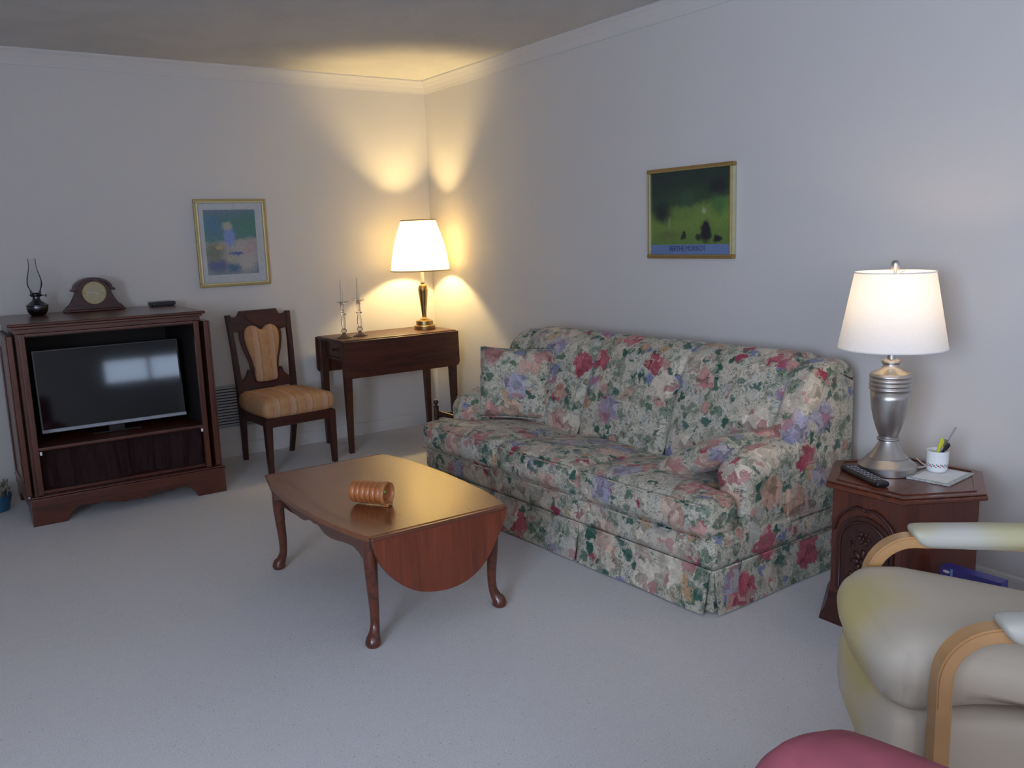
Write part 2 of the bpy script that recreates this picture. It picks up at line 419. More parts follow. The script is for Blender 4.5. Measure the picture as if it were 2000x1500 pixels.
def win(name, axis, a0, a1, z0, z1, c):
    bm = bmesh.new(); w = .05
    def bb(p, q, r, s, d=.02):
        if axis == 'x': box(bm, p, q, c-.04, c+d, r, s, .004)
        else: box(bm, c-.04, c+d, p, q, r, s, .004)
    bb(a0-.06, a0+w, z0-.06, z1+.06); bb(a1-w, a1+.06, z0-.06, z1+.06); bb(a0+w, a1-w, z1-w, z1+.06); bb(a0+w, a1-w, z0-.06, z0+w)
    m = (a0+a1)/2; bb(m-.02, m+.02, z0+w, z1-w, -.005)
    struct(name, bm, 'trim')
win('window_1', 'x', *W1, RY0); win('window_2', 'y', *W2, RX0); win('window_3', 'x', *W3, RY0)
CP = [(0, RH), (0, RH-.085), (.006, RH-.085), (.008, RH-.074), (.018, RH-.048), (.032, RH-.024), (.042, RH-.012), (.045, RH-.008), (.045, RH)]
struct('trim_1', Pm([(-a, z) for a, z in CP], 'x', RX0, 0), 'trim')
struct('trim_2', Pm([(-a, z) for a, z in CP], 'y', RY0, -.0), 'trim')
BP = [(0, 0), (0, .085), (.004, .085), (.010, .078), (.012, .068), (.012, 0)]
struct('baseboard_back', Pm([(-a, z) for a, z in BP], 'x', RX0, 0), 'trim')
struct('baseboard_right', Pm([(-a, z) for a, z in BP], 'y', RY0, -.012), 'trim')

# ------------------------------------------------------------------ floral sofa
# local axes: x = depth towards the wall, y = along the sofa from its near end, z up
SL = 1.955
sofa = thing('sofa', 'three-seat sofa in floral chintz with rolled arms, against the right wall', 'sofa', (-.955, -3.57, 0), radians(2.0))
BK = sm([(.455, .30), (.470, .42), (.505, .55), (.555, .68), (.595, .765), (.640, .820), (.715, .852), (.800, .842), (.850, .795), (.862, .70), (.862, .30)], 4, False)
obj('base', RB(.0, .865, .0, SL, .150, .290, .03, n=(8, 14, 4)), 'floral', sofa, 60)
# back segments
for (a, b) in ((.125, .690), (.690, 1.265), (1.265, SL-.125)):
    bm = loft(bmesh.new(), BK, a, b, .045, .045, 9)
    for v in bm.verts:      # gentle fullness across each channel
        t = (v.co.y-(a+b)/2)/((b-a)/2)
        if v.co.x < .62 and v.co.z > .36: v.co.x -= .018*(1-t*t)
        if v.co.z > .78: v.co.z += .010*(1-t*t)
    obj('back_cushion', bm, 'floral', sofa, 180)
WG = sm([(.40, .20), (.40, .44), (.47, .58), (.535, .68), (.575, .765), (.625, .815), (.70, .838), (.800, .832), (.856, .785), (.872, .70), (.872, .20)], 4, False)
obj('side_wing', loft(bmesh.new(), WG, .0, .150, .045, .060, 8), 'floral', sofa, 180)
obj('side_wing', loft(bmesh.new(), WG, SL-.150, SL, .060, .045, 8), 'floral', sofa, 180)
# arms: panel with a roll on top
def arm(mir):
    def fn(q, u, v, w):
        y, z, x = q.y, q.z, q.x
        k = max(0.0, min(1.0, (.50-z)/.06)); k = k*k*(3-2*k)
        y = .075+(y-.075)*(1-.10*k)
        z -= .062*max(0, (.44-x)/.28)**1.6*max(0, min(1, (z-.22)/.34))
        return ((x, SL-y if mir else y, z))
    return RB(.165, .64, -.005, .155, .20, .570, .066, (.0, 0, .0), n=(22, 14, 26), fn=fn)
for mir in (False, True):
    obj('arm', arm(mir), 'floral', sofa, 180)
# T-shaped seat cushions
cuts = [(.005, .712), (.716, 1.292), (1.296, SL-.005)]
for i, (a, b) in enumerate(cuts):
    def fn(q, u, v, w, i=i):
        x, y, z = q
        if i == 0:
            k = max(0, min(1, (x-.135)/.02)); lim = .005+k*.135
            y = b0-(b0-y)*(b0-lim)/(b0-.005)
        if i == 2:
            k = max(0, min(1, (x-.135)/.02)); lim = (SL-.005)-k*.135
            y = a0+(y-a0)*(lim-a0)/(SL-.005-a0)
        return (x, y, z-.035*max(0, x-.1)/.4)
    b0, a0 = b, a
    c_ = obj('seat_cushion', RB(-.020, .56, a, b, .272, .412, .045, (.012, 0, .022), n=(26, 18, 10), fn=fn), 'floral', sofa, 180)
    pts = []
    for zz in (.280, .402):
        L_ = [(-.024-.010*(1-((t-.5)*2)**2), a+.03+(b-a-.06)*t, zz) for t in [j/14 for j in range(15)]]
        obj('welt', T(L_, .0035, seg=6), 'floral', c_, 180)
# skirt panels with kick pleats
def panel(x0, y0, x1, y1, flare, name='skirt_panel'):
    """thin cloth panel between two plan points, slightly flared outwards at the floor"""
    d = Vector((x1-x0, y1-y0)); ln = d.length; d.normalize(); nrm = Vector((d.y, -d.x))
    bm = bmesh.new(); N = 18; rows = []
    for side in (0, 1):
        for zi, z in enumerate([.006, .05, .10, .163]):
            row = []
            for i in range(N+1):
                t = i/N; f = (1-zi/3)
                off = flare*f+.003*sin(t*9+x0*7)*f-side*.006
                pe = .006*f*(1 if t < .5 else -1)*(abs(t-.5)*2)**6
                p = Vector((x0, y0))+d*(ln*t+pe)+nrm*off
                row.append(bm.verts.new((p.x, p.y, z)))
            rows.append(row)
    def q(r0, r1):
        for i in range(N): bm.faces.new((r0[i], r0[i+1], r1[i+1], r1[i]))
    for s in (0, 4):
        for j in range(3): q(rows[s+j], rows[s+j+1])
    q(rows[0], rows[4]); q(rows[3], rows[7])
    for e in (0, N):
        for j in range(3): bm.faces.new((rows[j][e], rows[j+1][e], rows[5+j][e], rows[4+j][e]))
    return obj(name, bm, 'floral', sofa, 60)
ys = [SL-.004, 1.292, .712, .012]
for a, b in zip(ys, ys[1:]): panel(-.006, a-.003, -.006, b+.003, .024)
panel(.006, -.008, .85, -.008, .014)
panel(.85, SL+.008, .006, SL+.008, .014)
for yy in (.712, 1.292): obj('pleat_backing', B(.002, .008, yy-.05, yy+.05, .008, .16), 'floral', sofa)
obj('pleat_backing', Pm([(.012, .004), (.055, .004), (.018, .04), (.004, .055), (.004, .012)], 'z', .008, .16), 'floral', sofa)
W = [(-.004, SL+.004, .165), (-.006, SL/2, .165), (-.006, .0, .165), (.0, -.006, .165), (.40, -.008, .165), (.82, -.008, .165)]
obj('welt', T(W, .0045, seg=6), 'floral', sofa, 180)
for (x, y) in ((.06, .06), (.76, .06), (.06, SL-.06), (.76, SL-.06)): obj('foot_block', B(x-.025, x+.025, y-.025, y+.025, 0, .155), 'under', sofa)

def throw_pillow(name, label, loc, rot, w, h, t, seed):
    p = thing(name, label, 'pillow', loc, rot=rot, group='floral scatter cushions on the sofa')
    bm = bmesh.new(); n = 22; top = {}; bot = {}
    for i in range(n+1):
        for j in range(n+1):
            u = -1+2*i/n; v = -1+2*j/n
            k = 1-.055*(1-v*v) if True else 1; k2 = 1-.055*(1-u*u)
            x = u*w/2*k; z = v*h/2*k2
            e = ((1-u**4)*(1-v**4))**.55
            d = t/2*e*(1+.05*sin(5*u+seed)*cos(4*v))
            if e < 1e-6: top[i, j] = bot[i, j] = bm.verts.new((x, 0, z))
            else: top[i, j] = bm.verts.new((x, -d, z)); bot[i, j] = bm.verts.new((x, d, z))
    for i in range(n):
        for j in range(n):
            for g in (top, bot):
                vs = [g[i, j], g[i+1, j], g[i+1, j+1], g[i, j+1]]
                try: bm.faces.new(vs)
                except ValueError: pass
    obj('cover', bm, 'floral2', p, 180)
    edge = []
    for s in range(4):
        for i in range(n):
            u = -1+2*i/n
            if s == 0: a, b = u, -1
            elif s == 1: a, b = 1, u
            elif s == 2: a, b = -u, 1
            else: a, b = -1, -u
            edge.append((a*w/2*(1-.055*(1-b*b)), 0, b*h/2*(1-.055*(1-a*a))))
    edge.append(edge[0])
    obj('piping', T(edge, .004, seg=6, cap=False), 'floral2', p, 180)
    return p
throw_pillow('throw_pillow', 'square floral cushion standing upright against the far arm of the sofa', (-.600, -1.870, .590), (radians(-13), radians(2), radians(-50)), .40, .375, .13, 1)
throw_pillow('throw_pillow', 'floral cushion lying tilted against the near arm, seen edge-on', (-.610, -3.285, .482), (radians(-67), radians(3), radians(176)), .42, .40, .12, 3)

# ------------------------------------------------------------------ drop-leaf coffee table
ct = thing('coffee_table', 'polished cherry drop-leaf coffee table with cabriole legs in front of the sofa', 'coffee table', (-1.755, -2.56, 0))
bx, by = -1.755, -2.56
Lp = [(-2.028, -2.075), (-2.062, -2.25), (-2.078, -2.45), (-2.078, -2.66), (-2.060, -2.87), (-2.026, -3.055)]
Rp = [(-1.484, -3.055), (-1.450, -2.87), (-1.436, -2.66), (-1.434, -2.45), (-1.448, -2.25), (-1.484, -2.075)]
poly = [(x-bx, y-by) for x, y in sm(Lp, 6)+sm(Rp, 6)]
obj('tabletop', Pm(poly, 'z', .380, .400, .005, 3), 'table_top', ct, 40)
LF = [(-2.023, .390), (-2.010, .338), (-1.991, .292), (-1.955, .243), (-1.913, .205), (-1.868, .177), (-1.816, .160), (-1.757, .151), (-1.695, .155), (-1.638, .175), (-1.588, .212), (-1.545, .270), (-1.508, .330), (-1.488, .390)]
lf = [(x-bx, z) for x, z in sm(LF, 4)]
for s, nm in ((-1, 'near'), (1, 'far')):
    y0 = (-3.058-by) if s < 0 else (-2.078+.018+.004-by)
    l = obj('drop_leaf', Pm(lf, 'y', y0-.016, y0, .004, 3), 'leaf_wood', ct, 40)
    obj('leaf_edge', B(-2.026-bx, -1.486-bx, y0-.018, y0+.004, .383, .398, .006, 3), 'cherry_x', l, 40)
AP = [(-2.12, .378), (-2.12, .290), (-2.19, .322), (-2.28, .322), (-2.38, .306), (-2.47, .305), (-2.52, .322), (-2.565, .318), (-2.61, .322), (-2.66, .305), (-2.75, .306), (-2.85, .322), (-2.94, .325), (-3.01, .290), (-3.01, .378)]
ap = [AP[0]]+[tuple(q) for q in sm(AP[1:-1], 4)]+[AP[-1]]
for x in (-2.022, -1.505): obj('apron', Pm([(y-by, z) for y, z in ap], 'x', x-bx, x-bx+.018, .002, 2), 'cherry', ct, 40)
for y in (-3.02, -2.135): obj('apron', B(-1.99-bx, -1.52-bx, y-by, y-by+.018, .31, .378, .002), 'cherry_x', ct)
for (fx, fy) in ((-2.0, -3.005), (-1.515, -3.005), (-2.0, -2.130), (-1.515, -2.130)):
    ox = -1 if fx < bx else 1; oy = -1 if fy < by else 1
    path = [(0, 0, .378), (0, 0, .33), (.002*ox, .002*oy, .27), (0, 0, .20), (-.003*ox, -.003*oy, .13), (-.002*ox, -.002*oy, .075), (.006*ox, .005*oy, .042), (.014*ox, .012*oy, .024), (.016*ox, .014*oy, .010), (.016*ox, .014*oy, .0)]
    rr = [.026, .026, .023, .0200, .0172, .0160, .0195, .0255, .0275, .021]
    pts = sm([(fx-bx+a, fy-by+b, c) for a, b, c in path], 4)
    rs = [q[0] for q in sm([(r, 0, 0) for r in rr], 4)]
    obj('leg', T(pts, rs, seg=20, up=(1, 0, 0)), 'cherry', ct, 60)

# ribbed wooden coaster roll on the coffee table
rl = thing('ribbed_wooden_holder', 'ribbed orange-brown wooden cylinder lying on the coffee table', 'holder', (-1.862, -2.735, .401+.046), rot=(radians(90), 0, radians(33)))
# local z = axis
R_ = .041
MT['copperwood'] = wood('orange_brown_wood', (.42, .14, .04), (.29, .085, .022), .36, .35, axis=2)
MT['copperwood2'] = plain('orange_wood_end', (.44, .17, .055), .4, 0, .2)
for i in range(6):
    z0 = -.068+i*.0215
    obj('ring', L([(.022, z0), (R_-.003, z0), (R_, z0+.003), (R_+.0012, z0+.010), (R_, z0+.0175), (R_-.003, z0+.0205), (.022, z0+.0205), (.022, z0)], seg=36, cap=False), 'copperwood', rl, 40)
obj('end_rim', L([(.033, .061), (.043, .061), (.045, .064), (.045, .074), (.043, .077), (.038, .077), (.036, .070), (.033, .068), (.033, .061)], seg=40, cap=False), 'copperwood2', rl, 40)
obj('end_disc', L([(.0, .060), (.034, .060), (.034, .066), (.026, .063), (.018, .066), (.010, .063), (.0, .064)], seg=36, cap=False), 'copperwood', rl, 40)
obj('stopper', B(-.018, .018, -.046, -.032, .060, .082, .004), 'copperwood2', rl, 40)
bm = bmesh.new(); bmesh.ops.create_uvsphere(bm, u_segments=14, v_segments=10, radius=.0055); bmesh.ops.translate(bm, vec=(-.012, .010, .067), verts=bm.verts)
MT['green'] = plain('lime_green_glare', (.35, .62, .12), .3)  # tiny coloured ball standing in for a green dot of glare
obj('glare', bm, 'green', rl, 180, label='lime green glare in the end of the cylinder')

# ------------------------------------------------------------------ television cabinet
cb = thing('tv_cabinet', 'dark wooden television cabinet with open folded-back doors and bracket feet', 'cabinet', (-2.325, -.42, 0))
cx, cy = -2.325, -.42
def CBx(a, b, c, d, e, f, bev=.0, seg=2): return B(a-cx, b-cx, c-cy, d-cy, e, f, bev, seg)
# stepped moulded top
TP = [(-.0, 1.013), (-.010, 1.013), (-.018, 1.008), (-.014, 1.000), (-.008, .996), (-.002, .990), (.012, .985), (.012, .972)]
bm = bmesh.new()
box(bm, -2.796-cx, -1.862-cx, -.795-cy, -.075-cy, .998, 1.013, .006, 3)
box(bm, -2.782-cx, -1.876-cx, -.782-cy, -.075-cy, .985, .9975, .003, 2)
box(bm, -2.770-cx, -1.888-cx, -.770-cy, -.075-cy, .962, .9845, .003, 2)
obj('top', bm, 'cab', cb, 40)
for x in (-2.765, -1.918): obj('side_panel', CBx(x, x+.026, -.755, -.08, .145, .962, .002), 'cab_z', cb)
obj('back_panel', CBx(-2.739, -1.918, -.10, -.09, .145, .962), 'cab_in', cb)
for x in (-2.752, -1.925): obj('front_stile', CBx(x, x+.028, -.772, -.750, .150, .961, .004), 'cab_z', cb, 40)
obj('top_rail', CBx(-2.724, -1.925, -.768, -.752, .945, .961, .003), 'cab', cb, 40)
obj('shelf', CBx(-2.738, -1.919, -.762, -.11, .372, .390, .004), 'cab', cb, 40)
obj('interior_floor', CBx(-2.738, -1.919, -.74, -.11, .150, .165), 'cab', cb)
bm = bmesh.new()
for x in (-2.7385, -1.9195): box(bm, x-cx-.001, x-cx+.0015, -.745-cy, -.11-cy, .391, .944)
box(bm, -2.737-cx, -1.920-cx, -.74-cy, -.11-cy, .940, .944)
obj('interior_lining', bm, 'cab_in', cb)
# gathered curtain closing the lower opening
bm = bmesh.new(); N = 150; rows = []
for z in [.166+.0205*i for i in range(11)]:
    row = []
    for i in range(N+1):
        t = i/N; x = -2.722+t*.796
        a = .5+.5*((z-.166)/.205)
        ph = 7*t*2*pi*.62+1.2*sin(t*9)+(z-.25)*4*sin(t*5)
        d = .012*sin(ph)+.026*sin(ph*.36+2)+.005*sin(ph*2.7+1)+.002*sin(ph*6.1)
        row.append(bm.verts.new((x-cx, -.715+d*(1.15-.25*a)-cy, z)))
    rows.append(row)
for a, b in zip(rows, rows[1:]):
    for i in range(N): bm.faces.new((a[i], a[i+1], b[i+1], b[i]))
bmesh.ops.solidify(bm, geom=bm.faces[:], thickness=.003)
obj('lower_curtain', bm, 'curtain', cb, 180, label='dark gathered cloth panel below the television')
for x in (-2.721, -1.934): obj('curtain_clip', CBx(x, x+.010, -.766, -.756, .352, .370, .002), 'white', cb, label='small white clip')
# folded-back doors along the sides
for x, lab in ((-2.803, -1), (-1.868, 1)):
    d = obj('door', CBx(x, x+.028, -.752, -.345, .148, .955, .005, 3), 'cab_z', cb, 40)
    xo = x+.030 if lab > 0 else x-.004
    bm = bmesh.new()
    x0, x1 = (x+.0275, x+.034) if lab > 0 else (x-.006, x+.0005)
    box(bm, x0-cx, x1-cx, -.752-cy, -.69-cy, .148, .955, .002); box(bm, x0-cx, x1-cx, -.405-cy, -.345-cy, .148, .955, .002)
    box(bm, x0-cx, x1-cx, -.69-cy, -.405-cy, .148, .22, .002); box(bm, x0-cx, x1-cx, -.69-cy, -.405-cy, .885, .955, .002)
    obj('door_frame', bm, 'cab_z', d, 40)
    obj('door_pin', L([(.005, .138), (.005, .148)], seg=10, center=(x+.014-cx, -.735-cy)), 'white', d)
# plinth with scalloped bracket feet
bm = bmesh.new()
sc_ = [(-2.790, .0), (-2.790, .132), (-1.832, .132), (-1.832, .0), (-1.985, .0), (-1.995, .030), (-2.025, .062), (-2.06, .072), (-2.09, .068), (-2.12, .062), (-2.16, .075), (-2.20, .058), (-2.26, .046), (-2.311, .056), (-2.36, .046), (-2.42, .058), (-2.46, .075), (-2.50, .062), (-2.53, .068), (-2.56, .072), (-2.595, .062), (-2.625, .030), (-2.635, .0)]
obj('bracket_base', Pm([(a-cx, b) for a, b in sc_], 'y', -.785-cy, -.762-cy, .003, 2), 'cab', cb, 40)
sd = [(-.762, .0), (-.762, .132), (-.09, .132), (-.09, .0), (-.20, .0), (-.22, .05), (-.26, .07), (-.60, .07), (-.64, .05), (-.66, .0)]
for x in (-2.788, -1.852): obj('bracket_base', Pm([(a-cy, b) for a, b in sd], 'x', x-cx, x+.018-cx, .002), 'cab', cb, 40)
bm = bmesh.new()
box(bm, -2.795-cx, -1.827-cx, -.792-cy, -.085-cy, .132, .139, .003); box(bm, -2.785-cx, -1.837-cx, -.782-cy, -.085-cy, .139, .147, .003)
obj('base_moulding', bm, 'cab', cb, 40)

tv = thing('television', 'flat black television with a lightened silver lower edge inside the cabinet', 'television', (-2.325, -.60, .391), rot=(radians(-6.3), 0, radians(-.5)))
obj('housing', B(-.362, .362, -.004, .040, .038, .468, .006, 3), 'black', tv, 40)
obj('screen', B(-.350, .350, -.0065, -.0035, .056, .458, .001), 'tv', tv)
obj('lower_bezel', Pm([(-.022, .040), (-.004, .036), (-.004, .056), (-.010, .054)], 'x', -.358, .358), 'lightened_silver', tv, 30, label='silver lower edge, lightened like a window reflection')
bm = bmesh.new(); box(bm, -.04, .04, .010, .030, .004, .040, .004); box(bm, -.12, .12, -.01, .10, .0, .006, .002)
obj('stand', bm, 'cab_in', tv, 40)

# oil lamp
ol = thing('oil_lamp', 'small dark metal oil lamp with clear glass chimney on the TV cabinet', 'lamp', (-2.597, -.25, 1.0135))
obj('font', L([(.030, 0), (.036, .002), (.042, .010), (.050, .024), (.053, .040), (.052, .050), (.056, .053), (.056, .056), (.050, .058), (.038, .068), (.024, .078), (.018, .090), (.018, .100)], seg=40), 'pewter', ol, 40)
obj('burner', L([(.020, .100), (.027, .103), (.030, .108), (.030, .114), (.024, .118), (.020, .122), (.014, .122)], seg=32), 'pewter', ol, 40)
obj('wick_knob', T([(.02, -.005, .106), (.045, -.012, .106)], .0022, seg=8), 'pewter', ol)
bm = bmesh.new(); tube(bm, [(.044, -.012, .106), (.050, -.0135, .106)], .008, seg=14); obj('wick_wheel', bm, 'pewter', ol, 40)
for i in range(4):
    a = i*pi/2+.5; bm = bmesh.new(); tube(bm, [(.026*cos(a), .026*sin(a), .114), (.031*cos(a), .031*sin(a), .122), (.030*cos(a), .030*sin(a), .135)], .0016, seg=6); obj('prong', bm, 'pewter', ol)
ch = sm([(.024, .117), (.025, .13), (.034, .155), (.037, .178), (.033, .205), (.025, .235), (.020, .262), (.019, .290), (.020, .304)], 4)
bm = lathe(bmesh.new(), [(a, b) for a, b in ch]+[(a-.0015, b) for a, b in ch[::-1]], seg=36, cap=False)
obj('glass_chimney', bm, 'thin_glass', ol, 180, label='clear bulbous glass chimney')

# mantel clock
ck = thing('mantel_clock', 'dark wood mantel clock with arched top and gold dial on the cabinet', 'clock', (-2.306, -.195, 1.0135), radians(3))
body = [(-.150, .012), (.150, .012), (.148, .022)]+[(.138, .026), (.120, .042), (.104, .068), (.094, .096), (.088, .118)]+[(.086*cos(t), .120+.052*sin(t)) for t in [pi*i/16 for i in range(0, 17)]]+[(-.088, .118), (-.094, .096), (-.104, .068), (-.120, .042), (-.138, .026), (-.148, .022)]
obj('case', Pm(body, 'y', -.025, .035, .003, 2), 'mahog', ck, 30)
obj('base_board', B(-.158, .158, -.036, .042, .0, .013, .004, 3), 'mahog', ck, 40)
arch = [(.101*cos(t), .122+.066*sin(t)) for t in [pi*i/24 for i in range(25)]]+[(.086*cos(t), .122+.052*sin(t)) for t in [pi*(24-i)/24 for i in range(25)]]
bm = prism(bmesh.new(), arch, 'y', -.034, .038, .002, 2)
for s in (-1, 1): box(bm, s*.099-.012, s*.099+.012, -.036, .038, .113, .126, .003)
obj('arch_moulding', bm, 'mahog', ck, 30)
def ydisc(r, y0, y1, zc, x=0, seg=40, hole=0):
    bm = L([(hole, 0), (r, 0), (r, abs(y1-y0)), (hole, abs(y1-y0))]+([(hole, 0)] if hole else []), seg=seg, cap=(hole == 0))
    bmesh.ops.rotate(bm, cent=(0, 0, 0), matrix=Matrix.Rotation(radians(90), 3, 'X'), verts=bm.verts)
    bmesh.ops.translate(bm, vec=(x, max(y0, y1), zc), verts=bm.verts); return bm
obj('dial', ydisc(.058, -.0275, -.024, .102), 'dial', ck, 40)
obj('bezel', ydisc(.062, -.033, -.024, .102, hole=.057), 'gold', ck, 40)
for i in (0, 3, 6, 9):
    a = i*pi/6; bm = bmesh.new(); box(bm, .049*sin(a)-.0012, .049*sin(a)+.0012, -.0282, -.0274, .102+.049*cos(a)-.003, .102+.049*cos(a)+.003); obj('hour_mark', bm, 'pewter', ck)
bm = bmesh.new(); tube(bm, [(0, -.0290, .102), (-.034, -.0290, .110)], .0012, seg=6); tube(bm, [(0, -.0290, .102), (.020, -.0290, .0965)], .0016, seg=6)
obj('hands', bm, 'chrome', ck, label='thin silver clock hands')
g_ = ydisc(.057, -.0318, -.0308, .102); obj('glass_cover', g_, 'thin_glass', ck, 40)

dv = thing('set_top_box', 'small flat dark blue-black box at the right end of the cabinet top', 'electronic device', (-1.935, -.16, 1.0135), radians(5))
MT['navy'] = plain('navy_plastic', (.018, .022, .045), .35)
obj('case', B(-.068, .068, -.045, .045, .003, .026, .007, 3), 'navy', dv, 40)
obj('front_panel', B(-.058, .058, -.0465, -.0445, .006, .020, .001), 'black', dv)
for x in (-.05, .05):
    for y in (-.03, .03): obj('foot', B(x-.006, x+.006, y-.006, y+.006, 0, .004), 'black_matt', dv)

# blue pot with dried stuff left of the cabinet
pt = thing('plant_pot', 'small blue pot of dried stems on the carpet left of the cabinet', 'plant pot', (-2.918, -.33, 0))
obj('pot', L([(.060, 0), (.066, .004), (.076, .05), (.084, .082), (.086, .088), (.080, .088), (.072, .05), (.064, .02), (.0, .02)], seg=36, cap=False), 'blue_pot', pt, 40)
bm = bmesh.new()
for i in range(90):
    a = random.uniform(0, 2*pi); r = random.uniform(0, .05); r2 = r+random.uniform(.0, .055); h = random.uniform(.10, .155)
    b = a+random.uniform(-.5, .5)
    tube(bm, [(r*cos(a), r*sin(a), .03), ((r+r2)/2*cos(a), (r+r2)/2*sin(a), h*.8), (r2*cos(b), r2*sin(b), h)], [.002, .003, .006], seg=5)
s_ = obj('dried_stems', bm, 'dried', pt); s_['kind'] = 'stuff'

# ------------------------------------------------------------------ wall grille
gr = thing('wall_grille', 'grey slatted air-return grille low on the back wall behind the chair', 'air grille', (-1.55, 0, .188))
GX0, GX1, GH = -.395, .315, .285
bm = bmesh.new()
box(bm, GX0, GX1, -.012, -.001, .0, .012, .002); box(bm, GX0, GX1, -.012, -.001, GH-.012, GH, .002)
box(bm, GX0, GX0+.012, -.012, -.001, .012, GH-.012, .002); box(bm, GX1-.012, GX1, -.012, -.001, .012, GH-.012, .002)
obj('frame', bm, 'grille', gr, 40)
obj('backing', B(GX0+.01, GX1-.01, -.0025, -.001, .01, GH-.01), 'grille_dark', gr)
first = None
NS = 14
for i in range(NS):
    z = .018+(GH-.040)*i/(NS-1)
    if first is None:
        bm = bmesh.new(); prism(bm, [(-.003, .010), (-.012, .001), (-.0135, .003), (-.0045, .012)], 'x', GX0+.012, GX1-.012)
        first = obj('slat', bm, 'grille', gr); first.location = (0, 0, z-.004)
    else:
        c = first.copy(); COL.objects.link(c); c.parent = gr; c.location = (0, 0, z-.004)

# ------------------------------------------------------------------ side chair
chr_ = thing('side_chair', 'dark wooden side chair with striped gold seat and heart-shaped padded back', 'chair', (-1.330, -.395, 0), radians(6))
for x in (-.212, .212):
    p = [(x, -.215, 0), (x, -.212, .12), (x*.985, -.208, .335)]
    bm = bmesh.new()
    for i, (a, s) in enumerate(zip(p, (.016, .019, .024))):
        pass
    vs = []
    for a, s in zip(p, (.0145, .018, .023)):
        vs.append([bm.verts.new((a[0]+dx*s, a[1]+dy*s, a[2])) for dx, dy in ((-1, -1), (1, -1), (1, 1), (-1, 1))])
    for q, r in zip(vs, vs[1:]):
        for j in range(4): bm.faces.new((q[j], q[(j+1) % 4], r[(j+1) % 4], r[j]))
    bm.faces.new(vs[0][::-1]); bm.faces.new(vs[-1])
    bmesh.ops.bevel(bm, geom=bm.edges[:], offset=.003, segments=2, affect='EDGES')
    l = obj('leg', bm, 'mahog_z', chr_, 40)
def sq_sweep(pts, sizes):
    bm = bmesh.new(); vs = []
    for a, (sx, sy) in zip(pts, sizes):
        vs.append([bm.verts.new((a[0]+dx*sx, a[1]+dy*sy, a[2])) for dx, dy in ((-1, -1), (1, -1), (1, 1), (-1, 1))])
    for q, r in zip(vs, vs[1:]):
        for j in range(4): bm.faces.new((q[j], q[(j+1) % 4], r[(j+1) % 4], r[j]))
    bm.faces.new(vs[0][::-1]); bm.faces.new(vs[-1])
    bmesh.ops.bevel(bm, geom=[e for e in bm.edges if abs((e.verts[0].co-e.verts[1].co).normalized().z) > .7], offset=.004, segments=2, affect='EDGES')
    return bm
for s in (-1, 1):
    obj('back_post', sq_sweep([(s*.160, .262, 0), (s*.170, .235, .15), (s*.178, .212, .33), (s*.183, .215, .48), (s*.192, .238, .72), (s*.200, .268, .925)],
        [(.014, .016), (.016, .018), (.019, .021), (.018, .018), (.016, .015), (.016, .014)]), 'mahog_z', chr_, 40)
bm = bmesh.new(); box(bm, -.20, .20, -.224, -.204, .283, .340, .003); obj('seat_rail', bm, 'mahog', chr_, 40)
bm = bmesh.new(); box(bm, -.165, .165, .198, .218, .283, .340, .003); obj('seat_rail', bm, 'mahog', chr_, 40)
for s in (-1, 1):
    obj('seat_rail', Pm([(s*.190, -.205), (s*.212, -.205), (s*.186, .205), (s*.166, .205)], 'z', .283, .340, .002), 'mahog', chr_, 40)
def seatfn(q, u, v, w):
    x, y, z = q; k = 1-.13*((y+.22)/.44); return (x*k, y, z)
obj('seat', RB(-.236, .236, -.242, .215, .338, .448, .042, (.0, -.0, .026), n=(20, 20, 10), fn=seatfn), 'stripe', chr_, 180, label='striped gold upholstered seat')
# raked back assembly: local plane with y following the posts
def yb(z): return .213+(z-.45)*.118
def tilt(bm):
    for v in bm.verts: v.co.y += yb(v.co.z)
    return bm
crest = [(-.186, .918), (-.160, .905), (-.142, .905), (-.130, .918), (-.122, .945), (.122, .945), (.130, .918), (.142, .905), (.160, .905), (.186, .918), (.186, .822), (.140, .815), (.105, .842), (.075, .850), (.045, .842), (0, .812), (-.045, .842), (-.075, .850), (-.105, .842), (-.140, .815), (-.186, .822)]
obj('crest_rail', tilt(Pm(crest, 'y', -.013, .013, .003, 2)), 'mahog', chr_, 40)
orn = [(-.085, .925), (.085, .925), (.070, .885), (.030, .858), (0, .835), (-.030, .858), (-.070, .885)]
obj('crest_carving', tilt(Pm(sm(orn, 4, True), 'y', -.020, -.012, .004, 2)), 'mahog', chr_, 50)
heart = sm([(0, .822), (.035, .846), (.078, .850), (.110, .822), (.116, .770), (.104, .700), (.086, .640), (.076, .580), (.074, .520), (.060, .498), (0, .494), (-.060, .498), (-.074, .520), (-.076, .580), (-.086, .640), (-.104, .700), (-.116, .770), (-.110, .822), (-.078, .850), (-.035, .846)], 3, True)
def scale_poly(P, s, c=(0, .68)): return [(c[0]+(x-c[0])*s, c[1]+(z-c[1])*s) for x, z in P]
outer = scale_poly(heart, 1.0); outer = [(x*1.20, .68+(z-.68)*1.05) for x, z in heart]
obj('back_splat', tilt(Pm(outer, 'y', -.010, .012, .003, 2)), 'mahog', chr_, 40)
bm = bmesh.new(); rings = []
for s, y in ((1.0, -.010), (.995, -.020), (.95, -.028), (.80, -.034), (.55, -.038), (.25, -.040)):
    rings.append([bm.verts.new((x, y, z)) for x, z in scale_poly(heart, s)])
for a, b in zip(rings, rings[1:]):
    for i in range(len(a)): j = (i+1) % len(a); bm.faces.new((a[i], a[j], b[j], b[i]))
bm.faces.new(rings[0][::-1]); bm.faces.new(rings[-1])
obj('back_pad', tilt(bm), 'stripe', chr_, 180, label='heart-shaped striped back pad')
